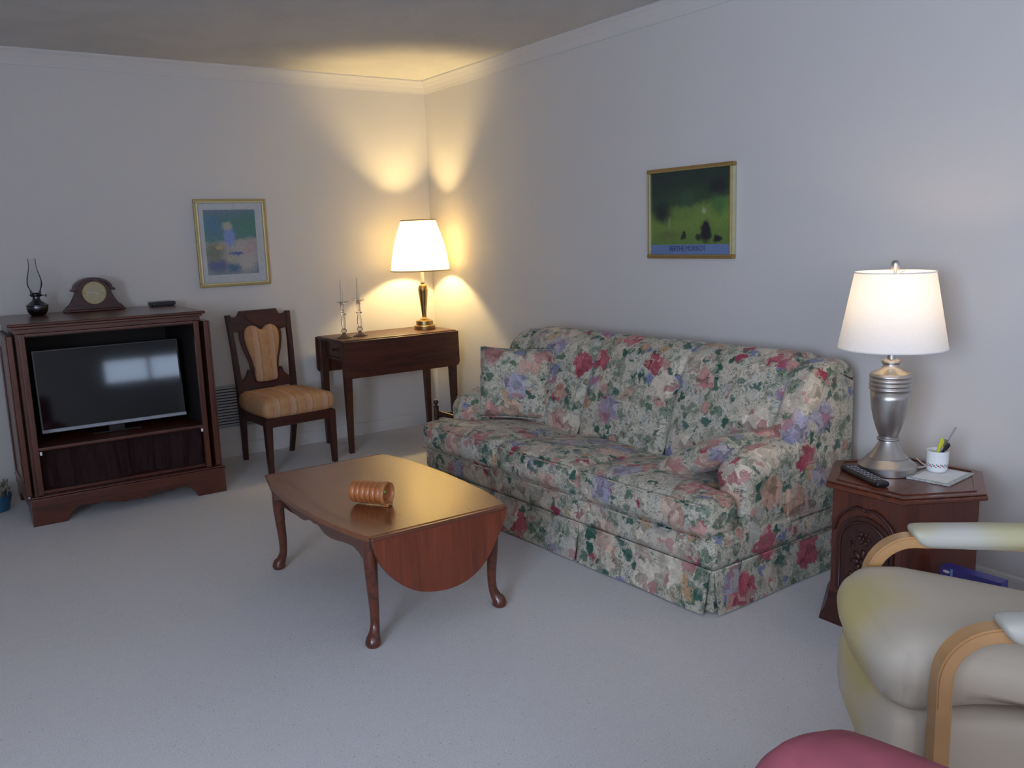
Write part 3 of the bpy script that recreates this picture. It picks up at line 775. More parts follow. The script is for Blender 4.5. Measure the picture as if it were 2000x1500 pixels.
low = [(-.180, .455), (.180, .455), (.180, .505), (.150, .512), (.125, .535), (.115, .575), (.095, .575), (.085, .510), (0, .500), (-.085, .510), (-.095, .575), (-.115, .575), (-.125, .535), (-.150, .512), (-.180, .505)]
obj('lower_back_rail', tilt(Pm(low, 'y', -.010, .010, .003, 2)), 'mahog', chr_, 40)

# ------------------------------------------------------------------ drop-leaf side table in the corner
dt = thing('side_table', 'dark drop-leaf table with tapered legs and end drawer in the corner', 'table', (-.53, -.275, 0))
tx, ty = -.53, -.275
def DB(a, b, c, d, e, f, bev=0, seg=2): return B(a-tx, b-tx, c-ty, d-ty, e, f, bev, seg)
obj('tabletop', DB(-.952, -.112, -.482, -.068, .715, .735, .005, 3), 'walnut', dt, 40)
def leafpoly(): 
    r = .028; x0, x1, z0, z1 = -.958-tx, -.106-tx, .490, .728
    P = [(x0, z1), (x0, z0+r)]+[(x0+r-r*cos(t), z0+r-r*sin(t)) for t in [pi/2*i/6 for i in range(1, 6)]]+[(x0+r, z0), (x1-r, z0)]+[(x1-r+r*sin(t), z0+r-r*cos(t)) for t in [pi/2*i/6 for i in range(1, 6)]]+[(x1, z0+r), (x1, z1)]
    return P
obj('drop_leaf', Pm(leafpoly(), 'y', -.503-ty, -.486-ty, .005, 3), 'walnut', dt, 40)
obj('drop_leaf', Pm(leafpoly(), 'y', -.064-ty, -.047-ty, .005, 3), 'walnut', dt, 40)
for y in (-.468, -.090): obj('apron', DB(-.900, -.160, y-.008, y+.008, .595, .714), 'walnut', dt)
obj('apron', DB(-.168, -.152, -.45, -.10, .595, .714), 'walnut', dt)
for y in (-.440, -.118): obj('drawer_rail', DB(-.915, -.900, y-.012, y+.012, .595, .714), 'walnut', dt)
obj('drawer_rail', DB(-.915, -.900, -.428, -.130, .592, .606), 'walnut', dt)
dr = obj('drawer', DB(-.914, -.62, -.425, -.133, .609, .709, .003), 'walnut', dt, 40)
bm = L([(.006, 0), (.006, .010), (.012, .016), (.012, .022), (.007, .026)], seg=20); bmesh.ops.rotate(bm, cent=(0, 0, 0), matrix=Matrix.Rotation(radians(-90), 3, 'Y'), verts=bm.verts)
bmesh.ops.translate(bm, vec=(-.914-tx, -.279-ty, .660), verts=bm.verts); obj('knob', bm, 'walnut', dr, 40)
for (x, sx) in ((-.925, 1), (-.139, -1)):
    for (y, sy) in ((-.462, 1), (-.092, -1)):
        def ring(z, s, o): return [(x-tx+sx*o+dx*s, y-ty+dy*s, z) for dx, dy in ((-1, -1), (1, -1), (1, 1), (-1, 1))]
        bm = bmesh.new(); vs = [[bm.verts.new(p) for p in ring(z, s, o)] for z, s, o in ((0, .014, .0), (.585, .024, .004), (.714, .024, .004))]
        for q, r in zip(vs, vs[1:]):
            for j in range(4): bm.faces.new((q[j], q[(j+1) % 4], r[(j+1) % 4], r[j]))
        bm.faces.new(vs[0][::-1]); bm.faces.new(vs[-1])
        obj('leg', bm, 'walnut', dt)

# brass lamp
lp = thing('table_lamp', 'lit brass table lamp with pleated cream shade on the corner table', 'lamp', (-.240, -.275, .7355))
obj('base', L([(.072, 0), (.073, .003), (.073, .026), (.070, .029), (.060, .030), (.059, .034), (.059, .056), (.056, .060), (.044, .064), (.030, .070), (.020, .076), (.015, .083)], seg=48), 'brass', lp, 40)
obj('column', L([(.013, .083), (.016, .088), (.015, .094), (.018, .13), (.025, .19), (.031, .245), (.033, .262), (.0345, .268), (.0345, .274), (.032, .278), (.032, .290), (.027, .302), (.014, .308), (.012, .312), (.014, .316), (.014, .322)], seg=40), 'brass', lp, 40)
obj('candle_sleeve', L([(.012, .322), (.012, .420), (.010, .424)], seg=24), 'candle', lp, 40)
obj('socket', L([(.014, .424), (.014, .470), (.010, .474)], seg=20), 'brass', lp, 40)
SZ0, SZ1 = .405, .742
def pleat(r, z, a): return r*(1+.010*cos(a*44)+.006*cos(a*22+1))
sh = []
for i in range(15):
    t = i/14; r = .198*(1-t)+.116*t; r += .014*sin(pi*t)*(.9)-.0
    sh.append((r, SZ0+(SZ1-SZ0)*t))
s1 = obj('lamp_shade', lathe(bmesh.new(), sh, seg=264, cap=False, fn=pleat), 'shade_cream', lp, 180, loc=(-.013, 0, 0), label='pleated cream cloth shade')
MT['trimband'] = plain('brown_shade_trim', (.34, .24, .13), .8)
for r, z in ((.200, SZ0), (.118, SZ1)):
    bm = bmesh.new(); tube(bm, [(r*cos(2*pi*i/64), r*sin(2*pi*i/64), z) for i in range(65)], .004, seg=8, cap=False); obj('shade_trim', bm, 'trimband', s1, 180)
bm = bmesh.new()
for i in range(3):
    a = 2*pi*i/3; tube(bm, [(0, 0, SZ1-.012), (.116*cos(a), .116*sin(a), SZ1-.003)], .0015, seg=6)
obj('shade_spider', bm, 'brass', s1)
bulbm = bpy.data.materials.new('glowing_bulb'); bulbm.use_nodes = True
b_ = bulbm.node_tree.nodes['Principled BSDF']; b_.inputs['Emission Color'].default_value = (1, .78, .42, 1); b_.inputs['Emission Strength'].default_value = 6
def bulb(parent, loc, r):
    bm = L([(.012, -.03), (.014, -.02), (r*.8, 0), (r, .02), (r*.9, .04), (r*.5, .055), (.0, .060)], seg=20, cap=False)
    o = obj('bulb', bm, bulbm, parent, 180, loc=loc); o.visible_shadow = True; return o
bulb(lp, (0, 0, .500), .026)
def plight(name, loc, power, color, rad, parent):
    d = bpy.data.lights.new(name, 'POINT'); d.energy = power; d.color = color; d.shadow_soft_size = rad
    o = bpy.data.objects.new(name, d); COL.objects.link(o); o.location = loc; o.parent = parent; return o
plight('lamp_glow', (0, 0, .560), 43, (1.0, .73, .30), .04, lp)

# crystal candlesticks, with candles standing in them
CS = [(.048, 0), (.050, .003), (.048, .007), (.030, .016), (.014, .026), (.010, .033), (.018, .042), (.021, .050), (.016, .058), (.010, .064), (.012, .072), (.0165, .095), (.015, .115), (.010, .138), (.009, .146), (.015, .150), (.021, .156), (.015, .161), (.009, .166), (.013, .172), (.009, .178), (.013, .184), (.010, .190), (.012, .205), (.014, .222), (.024, .232), (.039, .236), (.039, .239), (.022, .237), (.0125, .234), (.0125, .212), (.0, .212)]
cands = [(-.875, -.345, 'crystal candlestick nearer the table edge, left of its twin', 'ivory taper in the left crystal candlestick'), (-.748, -.315, 'crystal candlestick nearer the lamp, right of its twin', 'ivory taper in the right crystal candlestick')]
c0 = None
for (x, y, la, lb) in cands:
    if c0 is None:
        bm = lathe(bmesh.new(), CS, seg=10, cap=False); c0 = obj('candlestick', bm, 'crystal', None, 25)
        t0 = obj('candle', L([(.0113, 0), (.0113, .01), (.0055, .160), (.004, .166), (.001, .170)], seg=20), 'candle', None, 60)
        a, b = c0, t0
    else:
        a = c0.copy(); COL.objects.link(a); b = t0.copy(); COL.objects.link(b)
    a.location = (x, y, .7355); b.location = (x, y, .7355+.2125)
    tag(a, la, 'candlestick', 'crystal candlesticks on the corner table'); tag(b, lb, 'candle', 'ivory tapers on the corner table')

# magazine rack between sofa and corner
mr = thing('magazine_rack', 'low dark wooden rack with turned ball finials behind the far sofa arm', 'rack', (-.585, -1.22, 0))
for (x, y) in ((-.055, .13), (-.055, -.17), (.10, .13), (.10, -.17)):
    obj('post', L([(.012, 0), (.014, .02), (.011, .05), (.015, .10), (.015, .26), (.015, .352), (.017, .355), (.017, .361), (.008, .366), (.007, .371), (.013, .378), (.016, .387), (.013, .396), (.005, .401)], seg=20, center=(x, y)), 'mahog_z', mr, 50)
for x in (-.055, .10):
    for z in (.325, .12): obj('rail', B(x-.008, x+.008, -.158, .118, z-.014, z+.014, .004), 'mahog', mr, 40)
for y in (.13, -.17):
    for z in (.300, .10): obj('rail', B(-.043, .088, y-.007, y+.007, z-.012, z+.012, .003), 'mahog', mr, 40)
obj('tray', B(-.045, .090, -.158, .118, .088, .096), 'mahog', mr)

# ------------------------------------------------------------------ pictures (generic painted scenes)
def canvas(name, W_, H_, axis, base_stops, blobs, nscale, gain=1.0):
    """paint: vertical gradient of colours + soft-edged strokes, in metres from the lower left corner of the sheet"""
    k = NT(name); s = k.sep(k.obj()); h = s[0] if axis == 'x' else k.math('MULTIPLY', s[1], -1.0)
    n1 = k.noise(k.obj(), nscale, 4, .6); n2 = k.noise(k.mp(k.obj(), (1, 1, 1), (5, 3, 1)), nscale*1.3, 4, .6)
    X = k.math('ADD', h, k.math('MULTIPLY', k.math('SUBTRACT', n1, .5), .05)); Z = k.math('ADD', s[2], k.math('MULTIPLY', k.math('SUBTRACT', n2, .5), .05))
    c = k.ramp(k.math('DIVIDE', k.math('ADD', Z, k.math('MULTIPLY', X, -.10)), H_), base_stops)
    for (cx_, cz_, rx, rz, col, hard) in blobs:
        dx = k.math('DIVIDE', k.math('SUBTRACT', X, cx_), rx); dz = k.math('DIVIDE', k.math('SUBTRACT', Z, cz_), rz)
        d = k.math('SQRT', k.math('ADD', k.math('MULTIPLY', dx, dx), k.math('MULTIPLY', dz, dz)))
        c = k.mix(k.math('SUBTRACT', 1.0, k.step(d, hard, 1.05)), c, col)
    br = k.noise(k.obj(), 70, 3, .6); c = k.mix(1.0, c, k.ramp(br, [(.3, (.88*gain,)*3), (.7, (1.12*gain,)*3)]), 'MULTIPLY')
    return k.fin(c, .5, 0, .25)
# left picture, on the back wall
PW, PH = .448, .540
p1 = thing('framed_picture', 'gold-framed garden print in blue-green and pink on the back wall', 'picture', (-1.665, -.004, 1.097))
fw = .024
bm = bmesh.new()
def frame_bars(axis, W_, H_, fw, d0, d1, steps):
    out = []
    for (a, b, c, d) in ((0, W_, 0, fw), (0, W_, H_-fw, H_), (0, fw, fw, H_-fw), (W_-fw, W_, fw, H_-fw)):
        out.append((a, b, c, d))
    return out
for i, (a, b, c, d) in enumerate(frame_bars('x', PW, PH, fw, 0, 0, 0)):
    f = obj('frame_bar', B(a, b, -.020, .0, c, d, .003, 2), 'gold', p1, 40)
    g = .008
    if i < 2: bb = (fw-.010, PW-fw+.010, (fw-.0095) if i == 0 else H_ if False else PH-fw+.0015, (fw-.0015) if i == 0 else PH-fw+.0095)
    else: bb = ((fw-.0095, fw-.0015) if i == 2 else (PW-fw+.0015, PW-fw+.0095))+(fw-.010, PH-fw+.010)
    obj('frame_bead', B(bb[0], bb[1], -.023, -.019, bb[2], bb[3], .0015, 2), 'goldpale', f, 40)
obj('mat_board', B(fw-.002, PW-fw+.002, -.010, -.006, fw-.002, PH-fw+.002), plain('pinkish_mat', (.60, .57, .55), .7), p1)
ix0, iz0, iw, ih = .055, .075, .322, .400
MT['art1'] = canvas('garden_print', iw, ih, 'x', [(0, (.22, .26, .30)), (.15, (.42, .36, .30)), (.45, (.46, .38, .33)), (.52, (.12, .24, .22)), (.8, (.10, .22, .22)), (1, (.20, .22, .28))],
    [(.06, .06, .10, .06, (.10, .13, .26), .3), (.05, .14, .09, .08, (.22, .22, .15), .3), (.08, .17, .03, .02, (.55, .38, .16), .4),
     (.25, .10, .10, .13, (.52, .44, .38), .3), (.28, .16, .07, .07, (.50, .36, .33), .2), (.05, .30, .08, .10, (.10, .22, .30), .2), (.27, .30, .10, .09, (.10, .24, .16), .2),
     (.15, .23, .045, .075, (.26, .32, .58), .5), (.14, .30, .040, .035, (.50, .42, .30), .4), (.19, .13, .06, .016, (.12, .16, .36), .5), (.16, .04, .05, .035, (.10, .16, .26), .4), (.16, .10, .05, .03, (.46, .40, .30), .3)], 26)
a1 = obj('print', B(0, iw, -.0118, -.0102, 0, ih), 'art1', p1, loc=(ix0, 0, iz0), label='garden scene in soft blue, green and pink strokes')
obj('glazing', B(fw-.002, PW-fw+.002, -.0155, -.0140, fw-.002, PH-fw+.002), 'thin_glass', p1)
# right picture, on the right wall: sheet runs along -y
PW2, PH2 = .565, .440
p2 = thing('framed_picture', 'gold-framed green meadow poster with blue lettered strip above the sofa', 'picture', (-.004, -2.268, 1.219))
fw = .020
for i, (a, b, c, d) in enumerate(frame_bars('y', PW2, PH2, fw, 0, 0, 0)):
    f = obj('frame_bar', B(-.022, 0, -b, -a, c, d, .003, 2), 'gold2' if i < 2 else 'goldpale', p2, 40)
    if i < 2: bb = (-(PW2-fw+.008), -(fw-.008), (fw-.007) if i == 0 else PH2-fw+.001, (fw-.001) if i == 0 else PH2-fw+.007)
    else: bb = ((-(fw-.001), -(fw-.007)) if i == 2 else (-(PW2-fw+.007), -(PW2-fw+.001)))+(fw-.008, PH2-fw+.008)
    obj('frame_bead', B(-.025, -.021, bb[0], bb[1], bb[2], bb[3], .0012, 2), 'gold', f, 40)
iw2, ih2, band = PW2-2*fw, .352, .048
MT['art2'] = canvas('meadow_poster', iw2, ih2, 'y', [(0, (.10, .15, .030)), (.20, (.13, .18, .035)), (.42, (.10, .15, .03)), (.50, (.030, .055, .022)), (.75, (.016, .028, .018)), (1, (.016, .024, .020))],
    [(.08, .16, .09, .07, (.016, .018, .016), .3), (.40, .14, .14, .06, (.13, .18, .035), .3), (.25, .22, .07, .06, (.030, .062, .030), .2), (.45, .18, .07, .06, (.055, .12, .03), .3), (.12, .045, .10, .03, (.11, .12, .03), .2),
     (.370, .060, .045, .060, (.012, .011, .013), .6), (.445, .025, .035, .024, (.012, .010, .012), .5), (.325, .035, .025, .020, (.02, .02, .014), .5), (.225, .040, .018, .026, (.014, .020, .014), .5), (.130, .105, .013, .034, (.20, .19, .085), .4), (.365, .155, .020, .016, (.25, .24, .15), .4), (.44, .27, .08, .05, (.013, .014, .014), .3)], 24, 1.6)
obj('poster_image', B(-.0118, -.0100, -iw2, 0, 0, ih2), 'art2', p2, loc=(0, -fw, fw+band), label='dark woods over a yellow-green meadow')
MT['band'] = plain('blue_poster_strip', (.19, .25, .44), .5, var=.04)
bd = obj('caption_strip', B(-.0118, -.0100, -iw2, 0, 0, band), 'band', p2, loc=(0, -fw, fw), label='blue strip with dark lettering')
cu = bpy.data.curves.new('lettering', 'FONT'); cu.body = 'BERTHE MORISOT'; cu.size = .036; cu.align_x = 'CENTER'; cu.align_y = 'CENTER'; cu.extrude = .0003; cu.space_character = .95
tmp = bpy.data.objects.new('lettering', cu); COL.objects.link(tmp); bpy.context.view_layer.update()
me = bpy.data.meshes.new_from_object(tmp.evaluated_get(bpy.context.evaluated_depsgraph_get())); bpy.data.objects.remove(tmp)
for v in me.vertices: v.co.x *= .86
tx_ = bpy.data.objects.new('lettering', me); COL.objects.link(tx_); tx_.parent = bd; me.materials.clear(); me.materials.append(plain('navy_ink', (.05, .06, .14), .5))
tx_.rotation_euler = (radians(90), 0, radians(-90)); tx_.location = (-.0123, -iw2/2+.012, band*.58)
obj('backing', B(-.0098, -.002, -PW2+fw-.002, -fw+.002, fw-.002, PH2-fw+.002), 'white_card', p2)
obj('glazing', B(-.0165, -.0150, -PW2+fw-.002, -fw+.002, fw-.002, PH2-fw+.002), 'thin_glass', p2)

# ------------------------------------------------------------------ hexagonal end table
hx = thing('hexagonal_end_table', 'dark hexagonal end table with carved arched door beside the sofa', 'end table', (-.425, -3.957, 0))
def hexp(R, rot=30): return [(R*cos(radians(rot+60*i)), R*sin(radians(rot+60*i))) for i in range(6)]
obj('top', Pm(hexp(.283), 'z', .476, .493, .006, 3), 'cherry_x', hx, 30)
obj('top_rim', (lambda bm: (prism(bm, hexp(.278), 'z', .4935, .500, .003, 2), bm)[1])(bmesh.new()), 'cherry_x', hx, 30)
inner = hexp(.236)
bm = bmesh.new(); O = hexp(.246); I = hexp(.238)
for i in range(6):
    j = (i+1) % 6
    lo = [bm.verts.new((*O[i], .5002)), bm.verts.new((*O[j], .5002)), bm.verts.new((*I[j], .5002)), bm.verts.new((*I[i], .5002))]
    hi = [bm.verts.new((*O[i], .5035)), bm.verts.new((*O[j], .5035)), bm.verts.new((*I[j], .5035)), bm.verts.new((*I[i], .5035))]
    for q in range(4): bm.faces.new((lo[q], lo[(q+1) % 4], hi[(q+1) % 4], hi[q]))
    bm.faces.new(lo[::-1]); bm.faces.new(hi)
obj('rim_bead', bm, 'cherry_x', hx)
obj('body', Pm(hexp(.256), 'z', .09, .476, .002), wood('end_table_body', (.090, .020, .009), (.045, .010, .006), .38, .25, axis=2), hx)
bm = bmesh.new(); st = [(.256, .10), (.262, .095), (.266, .070), (.276, .040), (.292, .012), (.294, .0)]
rg = [[bm.verts.new((x, y, z)) for x, y in hexp(R)] for R, z in st]
for a, b in zip(rg, rg[1:]):
    for i in range(6): j = (i+1) % 6; bm.faces.new((a[i], a[j], b[j], b[i]))
bm.faces.new(rg[0]); bm.faces.new(rg[-1][::-1])
obj('flared_plinth', bm, 'mahog', hx)
XF = -.2217
archp = [(-.105, .115), (.105, .115), (.105, .30)]+[(.105*cos(t), .30+.10*sin(t)) for t in [pi*i/18 for i in range(1, 18)]]+[(-.105, .30)]
archi = [(-.088, .130), (.088, .130), (.088, .295)]+[(.088*cos(t), .295+.085*sin(t)) for t in [pi*i/18 for i in range(1, 18)]]+[(-.088, .295)]
dr_ = obj('door', Pm(archp, 'x', XF-.008, XF-.0002, .002), 'mahog_z', hx, 30)
bm = bmesh.new(); tube(bm, [(XF-.010, y, z) for y, z in archi]+[(XF-.010, *archi[0])], .005, seg=8, cap=False); obj('arch_bead', bm, 'mahog_z', dr_, 180)
bm = bmesh.new()
for (yy, zz, rr, np_) in ((0, .24, .050, 8), (-.02, .17, .030, 6), (.035, .175, .028, 6), (0, .325, .028, 6), (-.045, .30, .018, 5), (.045, .30, .018, 5)):
    for i in range(np_):
        a = 2*pi*i/np_; y1, z1 = yy+rr*.6*cos(a), zz+rr*.6*sin(a)
        r = bmesh.ops.create_icosphere(bm, subdivisions=1, radius=1); 
        mt = Matrix.Translation((XF-.009, y1, z1)) @ Matrix.Rotation(a, 4, 'X') @ Matrix.Diagonal((.006, rr*.42, rr*.22, 1))
        bmesh.ops.transform(bm, matrix=mt, verts=r['verts'])
    r = bmesh.ops.create_icosphere(bm, subdivisions=1, radius=1); bmesh.ops.transform(bm, matrix=Matrix.Translation((XF-.010, yy, zz)) @ Matrix.Diagonal((.007, rr*.22, rr*.22, 1)), verts=r['verts'])
obj('carved_flowers', bm, 'mahog_z', dr_, 180)
bm = bmesh.new()
for s in (-1, 1):
    tube(bm, sm([(XF-.004, s*.115, .33), (XF-.006, s*.100, .375), (XF-.006, s*.070, .405), (XF-.006, s*.035, .425), (XF-.004, 0, .420)], 4), .005, seg=8)
obj('carved_scroll', bm, 'mahog_z', hx, 180)

TZ = .5002
# silver lamp
l2 = thing('table_lamp', 'brushed silver urn table lamp with white drum-cone shade on the end table', 'lamp', (-.420, -3.885, TZ))
obj('base', L([(.094, 0), (.096, .002), (.097, .026), (.095, .029), (.092, .031), (.0905, .033), (.086, .036), (.0845, .0375), (.080, .041), (.0785, .0425), (.074, .046), (.0725, .0475), (.068, .051), (.068, .054), (.064, .055), (.058, .062), (.046, .078), (.037, .094), (.031, .105), (.029, .112)], seg=64), 'silver', l2, 35)
obj('collar', L([(.029, .112), (.036, .114), (.038, .118), (.036, .122), (.031, .124), (.031, .128)], seg=48), 'silver', l2, 35)
obj('urn_body', L([(.031, .128), (.033, .133), (.043, .160), (.052, .190), (.059, .225), (.063, .260), (.0645, .288)], seg=64), 'silver', l2, 180)
bnd = [(.0645, .288)]
for i in range(4):
    z = .290+i*.0145; bnd += [(.066, z), (.0690, z+.003), (.0695, z+.0065), (.0690, z+.010), (.066, z+.013)]
obj('banded_collar', L(bnd+[(.065, .350), (.060, .353)], seg=64), 'silver', l2, 40)
obj('neck', L([(.060, .353), (.045, .358), (.032, .366), (.027, .374), (.026, .380), (.030, .384), (.0325, .389), (.030, .395), (.022, .398), (.0135, .399), (.0135, .45), (.012, .452)], seg=48), 'silver', l2, 40)
obj('socket', L([(.016, .452), (.016, .50), (.012, .502)], seg=24), 'silver', l2, 40)
sh = [(.176+(-.048)*i/10, .438+.258*i/10) for i in range(11)]
s2 = obj('lamp_shade', lathe(bmesh.new(), sh, seg=96, cap=False), 'shade_white', l2, 180, label='plain white linen shade')
for r, z in ((.1765, .438), (.1285, .696)):
    bm = bmesh.new(); tube(bm, [(r*cos(2*pi*i/64), r*sin(2*pi*i/64), z) for i in range(65)], .0022, seg=8, cap=False); obj('shade_edge', bm, 'shade_white', s2, 180)
bm = bmesh.new()
for i in range(3):
    a = 2*pi*i/3+.3; tube(bm, [(0, 0, .684), (.127*cos(a), .127*sin(a), .693)], .0015, seg=6)
obj('shade_spider', bm, 'silver', s2)
obj('harp', T(sm([(.0, -.012, .50), (0, -.05, .55), (0, -.055, .61), (0, -.02, .675), (0, 0, .684), (0, .02, .675), (0, .055, .61), (0, .05, .55), (0, .012, .50)], 5), .0015, seg=6), 'silver', l2)
obj('finial', L([(.005, .684), (.005, .700), (.012, .702), (.013, .708), (.014, .722), (.011, .731), (.004, .735)], seg=28), 'silver', l2, 50)
bulb(l2, (0, 0, .54), .026)
plight('lamp_glow', (0, 0, .625), 1.25, (1.0, .70, .38), .022, l2)
obj('cord', T(sm([(.08, -.045, .006), (.14, -.06, .004), (.18, -.02, .004), (.22, .02, .003)], 5), .003, seg=8), 'white_card', l2, 180)

# remote on the end table
rm = thing('remote_control', 'black remote control lying in front of the silver lamp', 'remote control', (-.556, -3.885, TZ), radians(64))
obj('case', RB(-.118, .118, -.024, .024, .0, .020, .009, n=(12, 8, 6)), 'black', rm, 180)
k0 = None
MT['keys'] = plain('grey_rubber_keys', (.26, .26, .27), .5)
for i in range(9):
    for j in range(3):
        x, y = -.088+i*.021, -.013+j*.013
        if k0 is None: k0 = obj('key', B(-.005, .005, -.0035, .0035, 0, .002, .0008), 'keys', rm); k0.location = (x, y, .0194)
        else: c = k0.copy(); COL.objects.link(c); c.parent = rm; c.location = (x, y, .0194)

# note tile, mug and pens
nt = thing('trivet_tile', 'square white tile with mottled grey border under the mug', 'trivet', (-.352, -4.040, TZ), radians(6))
obj('border', B(-.098, .098, -.072, .072, 0, .006, .002), 'greyborder', nt, 40)
obj('face', B(-.082, .082, -.056, .056, .0062, .0072), 'white_card', nt)
mg = thing('mug', 'white china mug with small flower band holding pens', 'mug', (-.318, -4.008, TZ+.0074))
obj('cup', L([(.0, .001), (.026, .0), (.031, .003), (.034, .010), (.0345, .018), (.0355, .022), (.0365, .072), (.0375, .075), (.0355, .075), (.033, .020), (.030, .006), (.0, .006)], seg=48, cap=False), 'ceramic', mg, 40)
bm = bmesh.new(); tube(bm, sm([(.033, .014, .060), (.052, .026, .060), (.060, .031, .042), (.050, .026, .024), (.033, .014, .022)], 6), .0038, seg=8); obj('handle', bm, 'ceramic', mg, 180)
MT['pinkp'] = plain('pink_glaze', (.50, .12, .22), .3); MT['greenp'] = plain('green_glaze', (.12, .28, .18), .3)
bm = bmesh.new(); bm2 = bmesh.new()
for i in range(10):
    a = radians(150+i*22); 
    for q, (bb_, dz, r) in enumerate(((bm, 0, .0042), (bm2, -.004, .003), (bm2, .004, .003))):
        aa = a+(0 if q == 0 else .16*(1 if q == 1 else -1))
        rr = bmesh.ops.create_icosphere(bb_, subdivisions=1, radius=1)
        bmesh.ops.transform(bb_, matrix=Matrix.Translation((.0358*cos(aa), .0358*sin(aa), .026+dz)) @ Matrix.Rotation(aa, 4, 'Z') @ Matrix.Diagonal((.0006, r, r*.8, 1)), verts=rr['verts'])
obj('flower_band', bm, 'pinkp', mg, 180); obj('leaf_band', bm2, 'greenp', mg, 180)
def pen(name, label, base, top, r, mat, tipmat=None, group='pens in the mug', cat='pen', flat=False):
    b = Vector(base); t = Vector(top); d = t-b; ln = d.length
    o = thing(name, label, cat, tuple(b), group=group); o.rotation_mode = 'QUATERNION'; o.rotation_quaternion = Vector((0, 0, 1)).rotation_difference(d.normalized())
    if flat: obj('blade', B(-r, r, -.0015, .0015, 0, ln, .001), mat, o)
    else:
        obj('barrel', L([(.001, 0), (r*.6, .008), (r, .02), (r, ln*.72)], seg=14), mat, o, 40)
        obj('cap', L([(r*1.12, ln*.72), (r*1.12, ln-.004), (r*.7, ln)], seg=14), tipmat or mat, o, 40)
        obj('clip', B(-.0012, .0012, -r*1.9, -r*1.3, ln*.76, ln-.004), tipmat or mat, o)
    return o
MT['yellow'] = plain('yellow_plastic', (.62, .62, .05), .35); MT['greyp'] = plain('grey_plastic', (.30, .30, .29), .35); MT['frost'] = plain('frosted_plastic', (.42, .43, .42), .35)
mx, my, mz = -.318, -4.008, TZ+.012
pen('pen', 'yellow highlighter pen in the mug', (mx-.006, my+.012, mz+.004), (mx-.020, my-.024, mz+.118), .0052, 'yellow')
pen('pen', 'slim grey pen in the mug beside the yellow one', (mx+.006, my+.006, mz+.004), (mx+.002, my-.027, mz+.116), .0040, 'greyp', 'silver')
pen('pen', 'black pen at the right side of the mug', (mx-.012, my+.016, mz+.004), (mx+.006, my-.036, mz+.100), .0042, 'black')
pen('ruler', 'tall translucent grey ruler sticking out of the mug', (mx+.006, my+.020, mz+.004), (mx+.012, my-.052, mz+.158), .0075, 'frost', cat='ruler', group=None, flat=True)

# blue box standing on the floor by the end table
bb_ = thing('card_box', 'dark blue card box with white and red oval prints, standing between end table and armchair', 'box', (-.60, -4.285, 0))
obj('carton', B(.0, .045, -.092, .095, 0, .290, .002), 'bluebox', bb_, 40)
def oval(y, z, ry, rz, x=-.0006, n=24): return Pm([(y+ry*cos(2*pi*i/n), z+rz*sin(2*pi*i/n)) for i in range(n)], 'x', x, -.0001)
obj('white_oval', oval(.074, .276, .011, .0045), 'white_card', bb_)
o_ = obj('oval_ring', oval(.076, .252, .012, .009), 'white_card', bb_)
obj('red_oval', oval(.076, .252, .009, .0065, x=-.0010), 'redprint', o_)
obj('blue_stripe', B(-.0006, -.0001, .054, .061, .232, .2885), 'lightblue', bb_)
bm = bmesh.new()
for (y0, y1, z) in ((-.082, -.050, .254), (-.078, -.056, .247)): box(bm, -.0006, -.0001, y0, y1, z-.0012, z+.0012)
obj('small_print', bm, 'lightblue', bb_)

# ------------------------------------------------------------------ cream leather armchair (local x = facing, y = towards the camera)
MT['cream'] = leather('cream_leather', (.53, .46, .36), (.50, .40, .13), [(.10, -.04, .40, .21, .75), (.08, -.02, .18, .13, .6), (.06, -.06, .06, .10, .4)])
MT['cream_pad'] = leather('cream_leather_pad', (.52, .50, .43), (.48, .41, .16), [(-.36, -.27, .60, .14, .6), (-.12, -.27, .60, .06, .35), (-.30, .27, .60, .12, .35)])
ac = thing('armchair', 'cream leather armchair with bent pale wood arms and yellow stains on its seat', 'armchair', (-1.39, -4.53, 0), radians(138))
def bfn(q, u, v, w):
    x, y, z = q; t = max(0, (.24-z)/.24)
    if x > -.2: x -= .125*t*t*(x+.2)/.3
    return (x, y, z)
obj('lower_body', RB(-.60, .085, -.238, .232, .012, .355, .045, (.01, 0, 0), n=(14, 10, 12), fn=bfn), 'cream', ac, 180)
def sfn(q, u, v, w):
    x, y, z = q
    if z > .40: z -= .20*max(0, -x-.05)
    if z < .40 and x > -.1: z -= .030*(x+.1)/.2
    x -= .02*v*v if x > 0 else 0
    return (x, y, z)
obj('seat_cushion', RB(-.60, .098, -.246, .236, .365, .512, .070, (.022, .0, .016), n=(26, 20, 14), fn=sfn), 'cream', ac, 180)
obj('backrest', RB(-.80, -.60, -.24, .24, .36, 1.02, .08, (.02, 0, .0), n=(10, 14, 16), fn=lambda q, u, v, w: (q[0]-.25*(q[2]-.36), q[1], q[2])), 'cream', ac, 180)
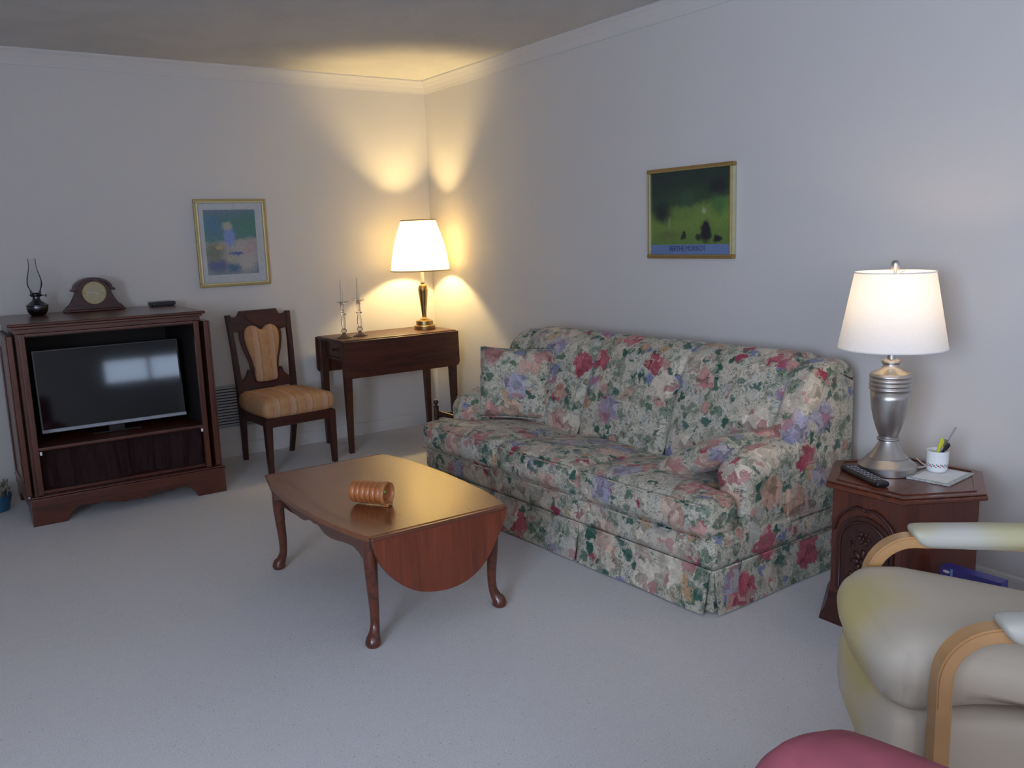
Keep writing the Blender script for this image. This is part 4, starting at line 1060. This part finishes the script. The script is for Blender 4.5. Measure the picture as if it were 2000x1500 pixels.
def bent(bb, nm='arm_frame'):
    pts = [(.0, bb, .0), (.0, bb, .20), (.0, bb, .40)]+[(-.105+.105*cos(t), bb, .455+.105*sin(t)) for t in [pi/2*i/9 for i in range(0, 10)]]+[(-.30, bb, .558), (-.50, bb, .55)]+[(-.55-.10*sin(t), bb, .44+.10*cos(t)) for t in [pi/2*i/8 for i in range(0, 9)]]+[(-.655, bb, .25), (-.66, bb, .0)]
    bm = bmesh.new(); P = [Vector(p) for p in pts]; vs = []
    hw, ht = .024, .015
    for i, p in enumerate(P):
        t = (P[min(i+1, len(P)-1)]-P[max(i-1, 0)]).normalized(); n = Vector((0, 1, 0)).cross(t)
        vs.append([bm.verts.new(p+Vector((0, sy*hw, 0))+n*sn*ht) for sy, sn in ((-1, -1), (1, -1), (1, 1), (-1, 1))])
    for a, b in zip(vs, vs[1:]):
        for j in range(4): bm.faces.new((a[j], a[(j+1) % 4], b[(j+1) % 4], b[j]))
    bm.faces.new(vs[0][::-1]); bm.faces.new(vs[-1])
    es = [e for e in bm.edges if abs(e.verts[0].co.y-e.verts[1].co.y) < .001 and (e.verts[0].co-e.verts[1].co).length > .001 and not (len({round(e.verts[0].co.z, 4), round(e.verts[1].co.z, 4)}) == 1 and e.verts[0].co.z < .001)]
    bmesh.ops.bevel(bm, geom=es, offset=.004, segments=2, affect='EDGES')
    return obj(nm, bm, 'beech', ac, 40)
for bb in (-.262, .262): bent(bb)
for s in (-1, 1):
    obj('arm_pad', RB(-.52, -.088, s*.268-.043, s*.268+.043, .545, .594, .023, (0, 0, .008), n=(18, 8, 8), fn=lambda q, u, v, w: (q[0]-(.03*max(0, (.594-q[2])/.049) if q[0] > -.2 else 0), q[1], q[2])), 'cream_pad', ac, 180)
    obj('side_rail', B(-.655, .0, s*.262-.016, s*.262+.016, .10, .135, .004), 'beech', ac, 40)
    obj('rear_brace', Pm([(-.655, .25), (-.655, .34), (-.60, .35), (-.42, .33), (-.34, .30), (-.42, .285), (-.60, .28)], 'y', s*.262-.014, s*.262+.014, .004), 'beech', ac, 40)

# ------------------------------------------------------------------ rose armchair, of which one arm shows
rc = thing('rose_armchair', 'rose-pink upholstered armchair with only its rolled arm showing at the bottom edge', 'armchair', (-2.66, -5.20, 0))
def armf(cx_):
    def rfn(q, u, v, w):
        x, y, z = q; k = max(0, min(1, (.54-z)/.08)); x = cx_+(x-cx_)*(1-.30*k)
        if y > .2: z -= .018*((y-.2)/.16)**2
        z += .018+.006*sin(x*40+y*14)
        return (x, y, z)
    return rfn
for cx_ in (.430, -.430): obj('arm', RB(cx_-.120, cx_+.120, -.50, .365, .07, .665, .10, (.0, .01, .012), n=(16, 20, 20), fn=armf(cx_)), 'rose', rc, 180)
obj('seat_cushion', RB(-.318, .318, -.40, .33, .30, .46, .05, (0, 0, .03)), 'rose', rc, 180)
obj('base', RB(-.32, .32, -.40, .28, .07, .305, .03), 'rose', rc, 180)
obj('backrest', RB(-.50, .50, -.62, -.41, .07, 1.0, .08, (0, .02, 0)), 'rose', rc, 180)
for x in (-.42, .42):
    for y in (-.50, .30): obj('foot', L([(.018, 0), (.026, .075)], seg=16, center=(x, y)), 'mahog_z', rc, 40)
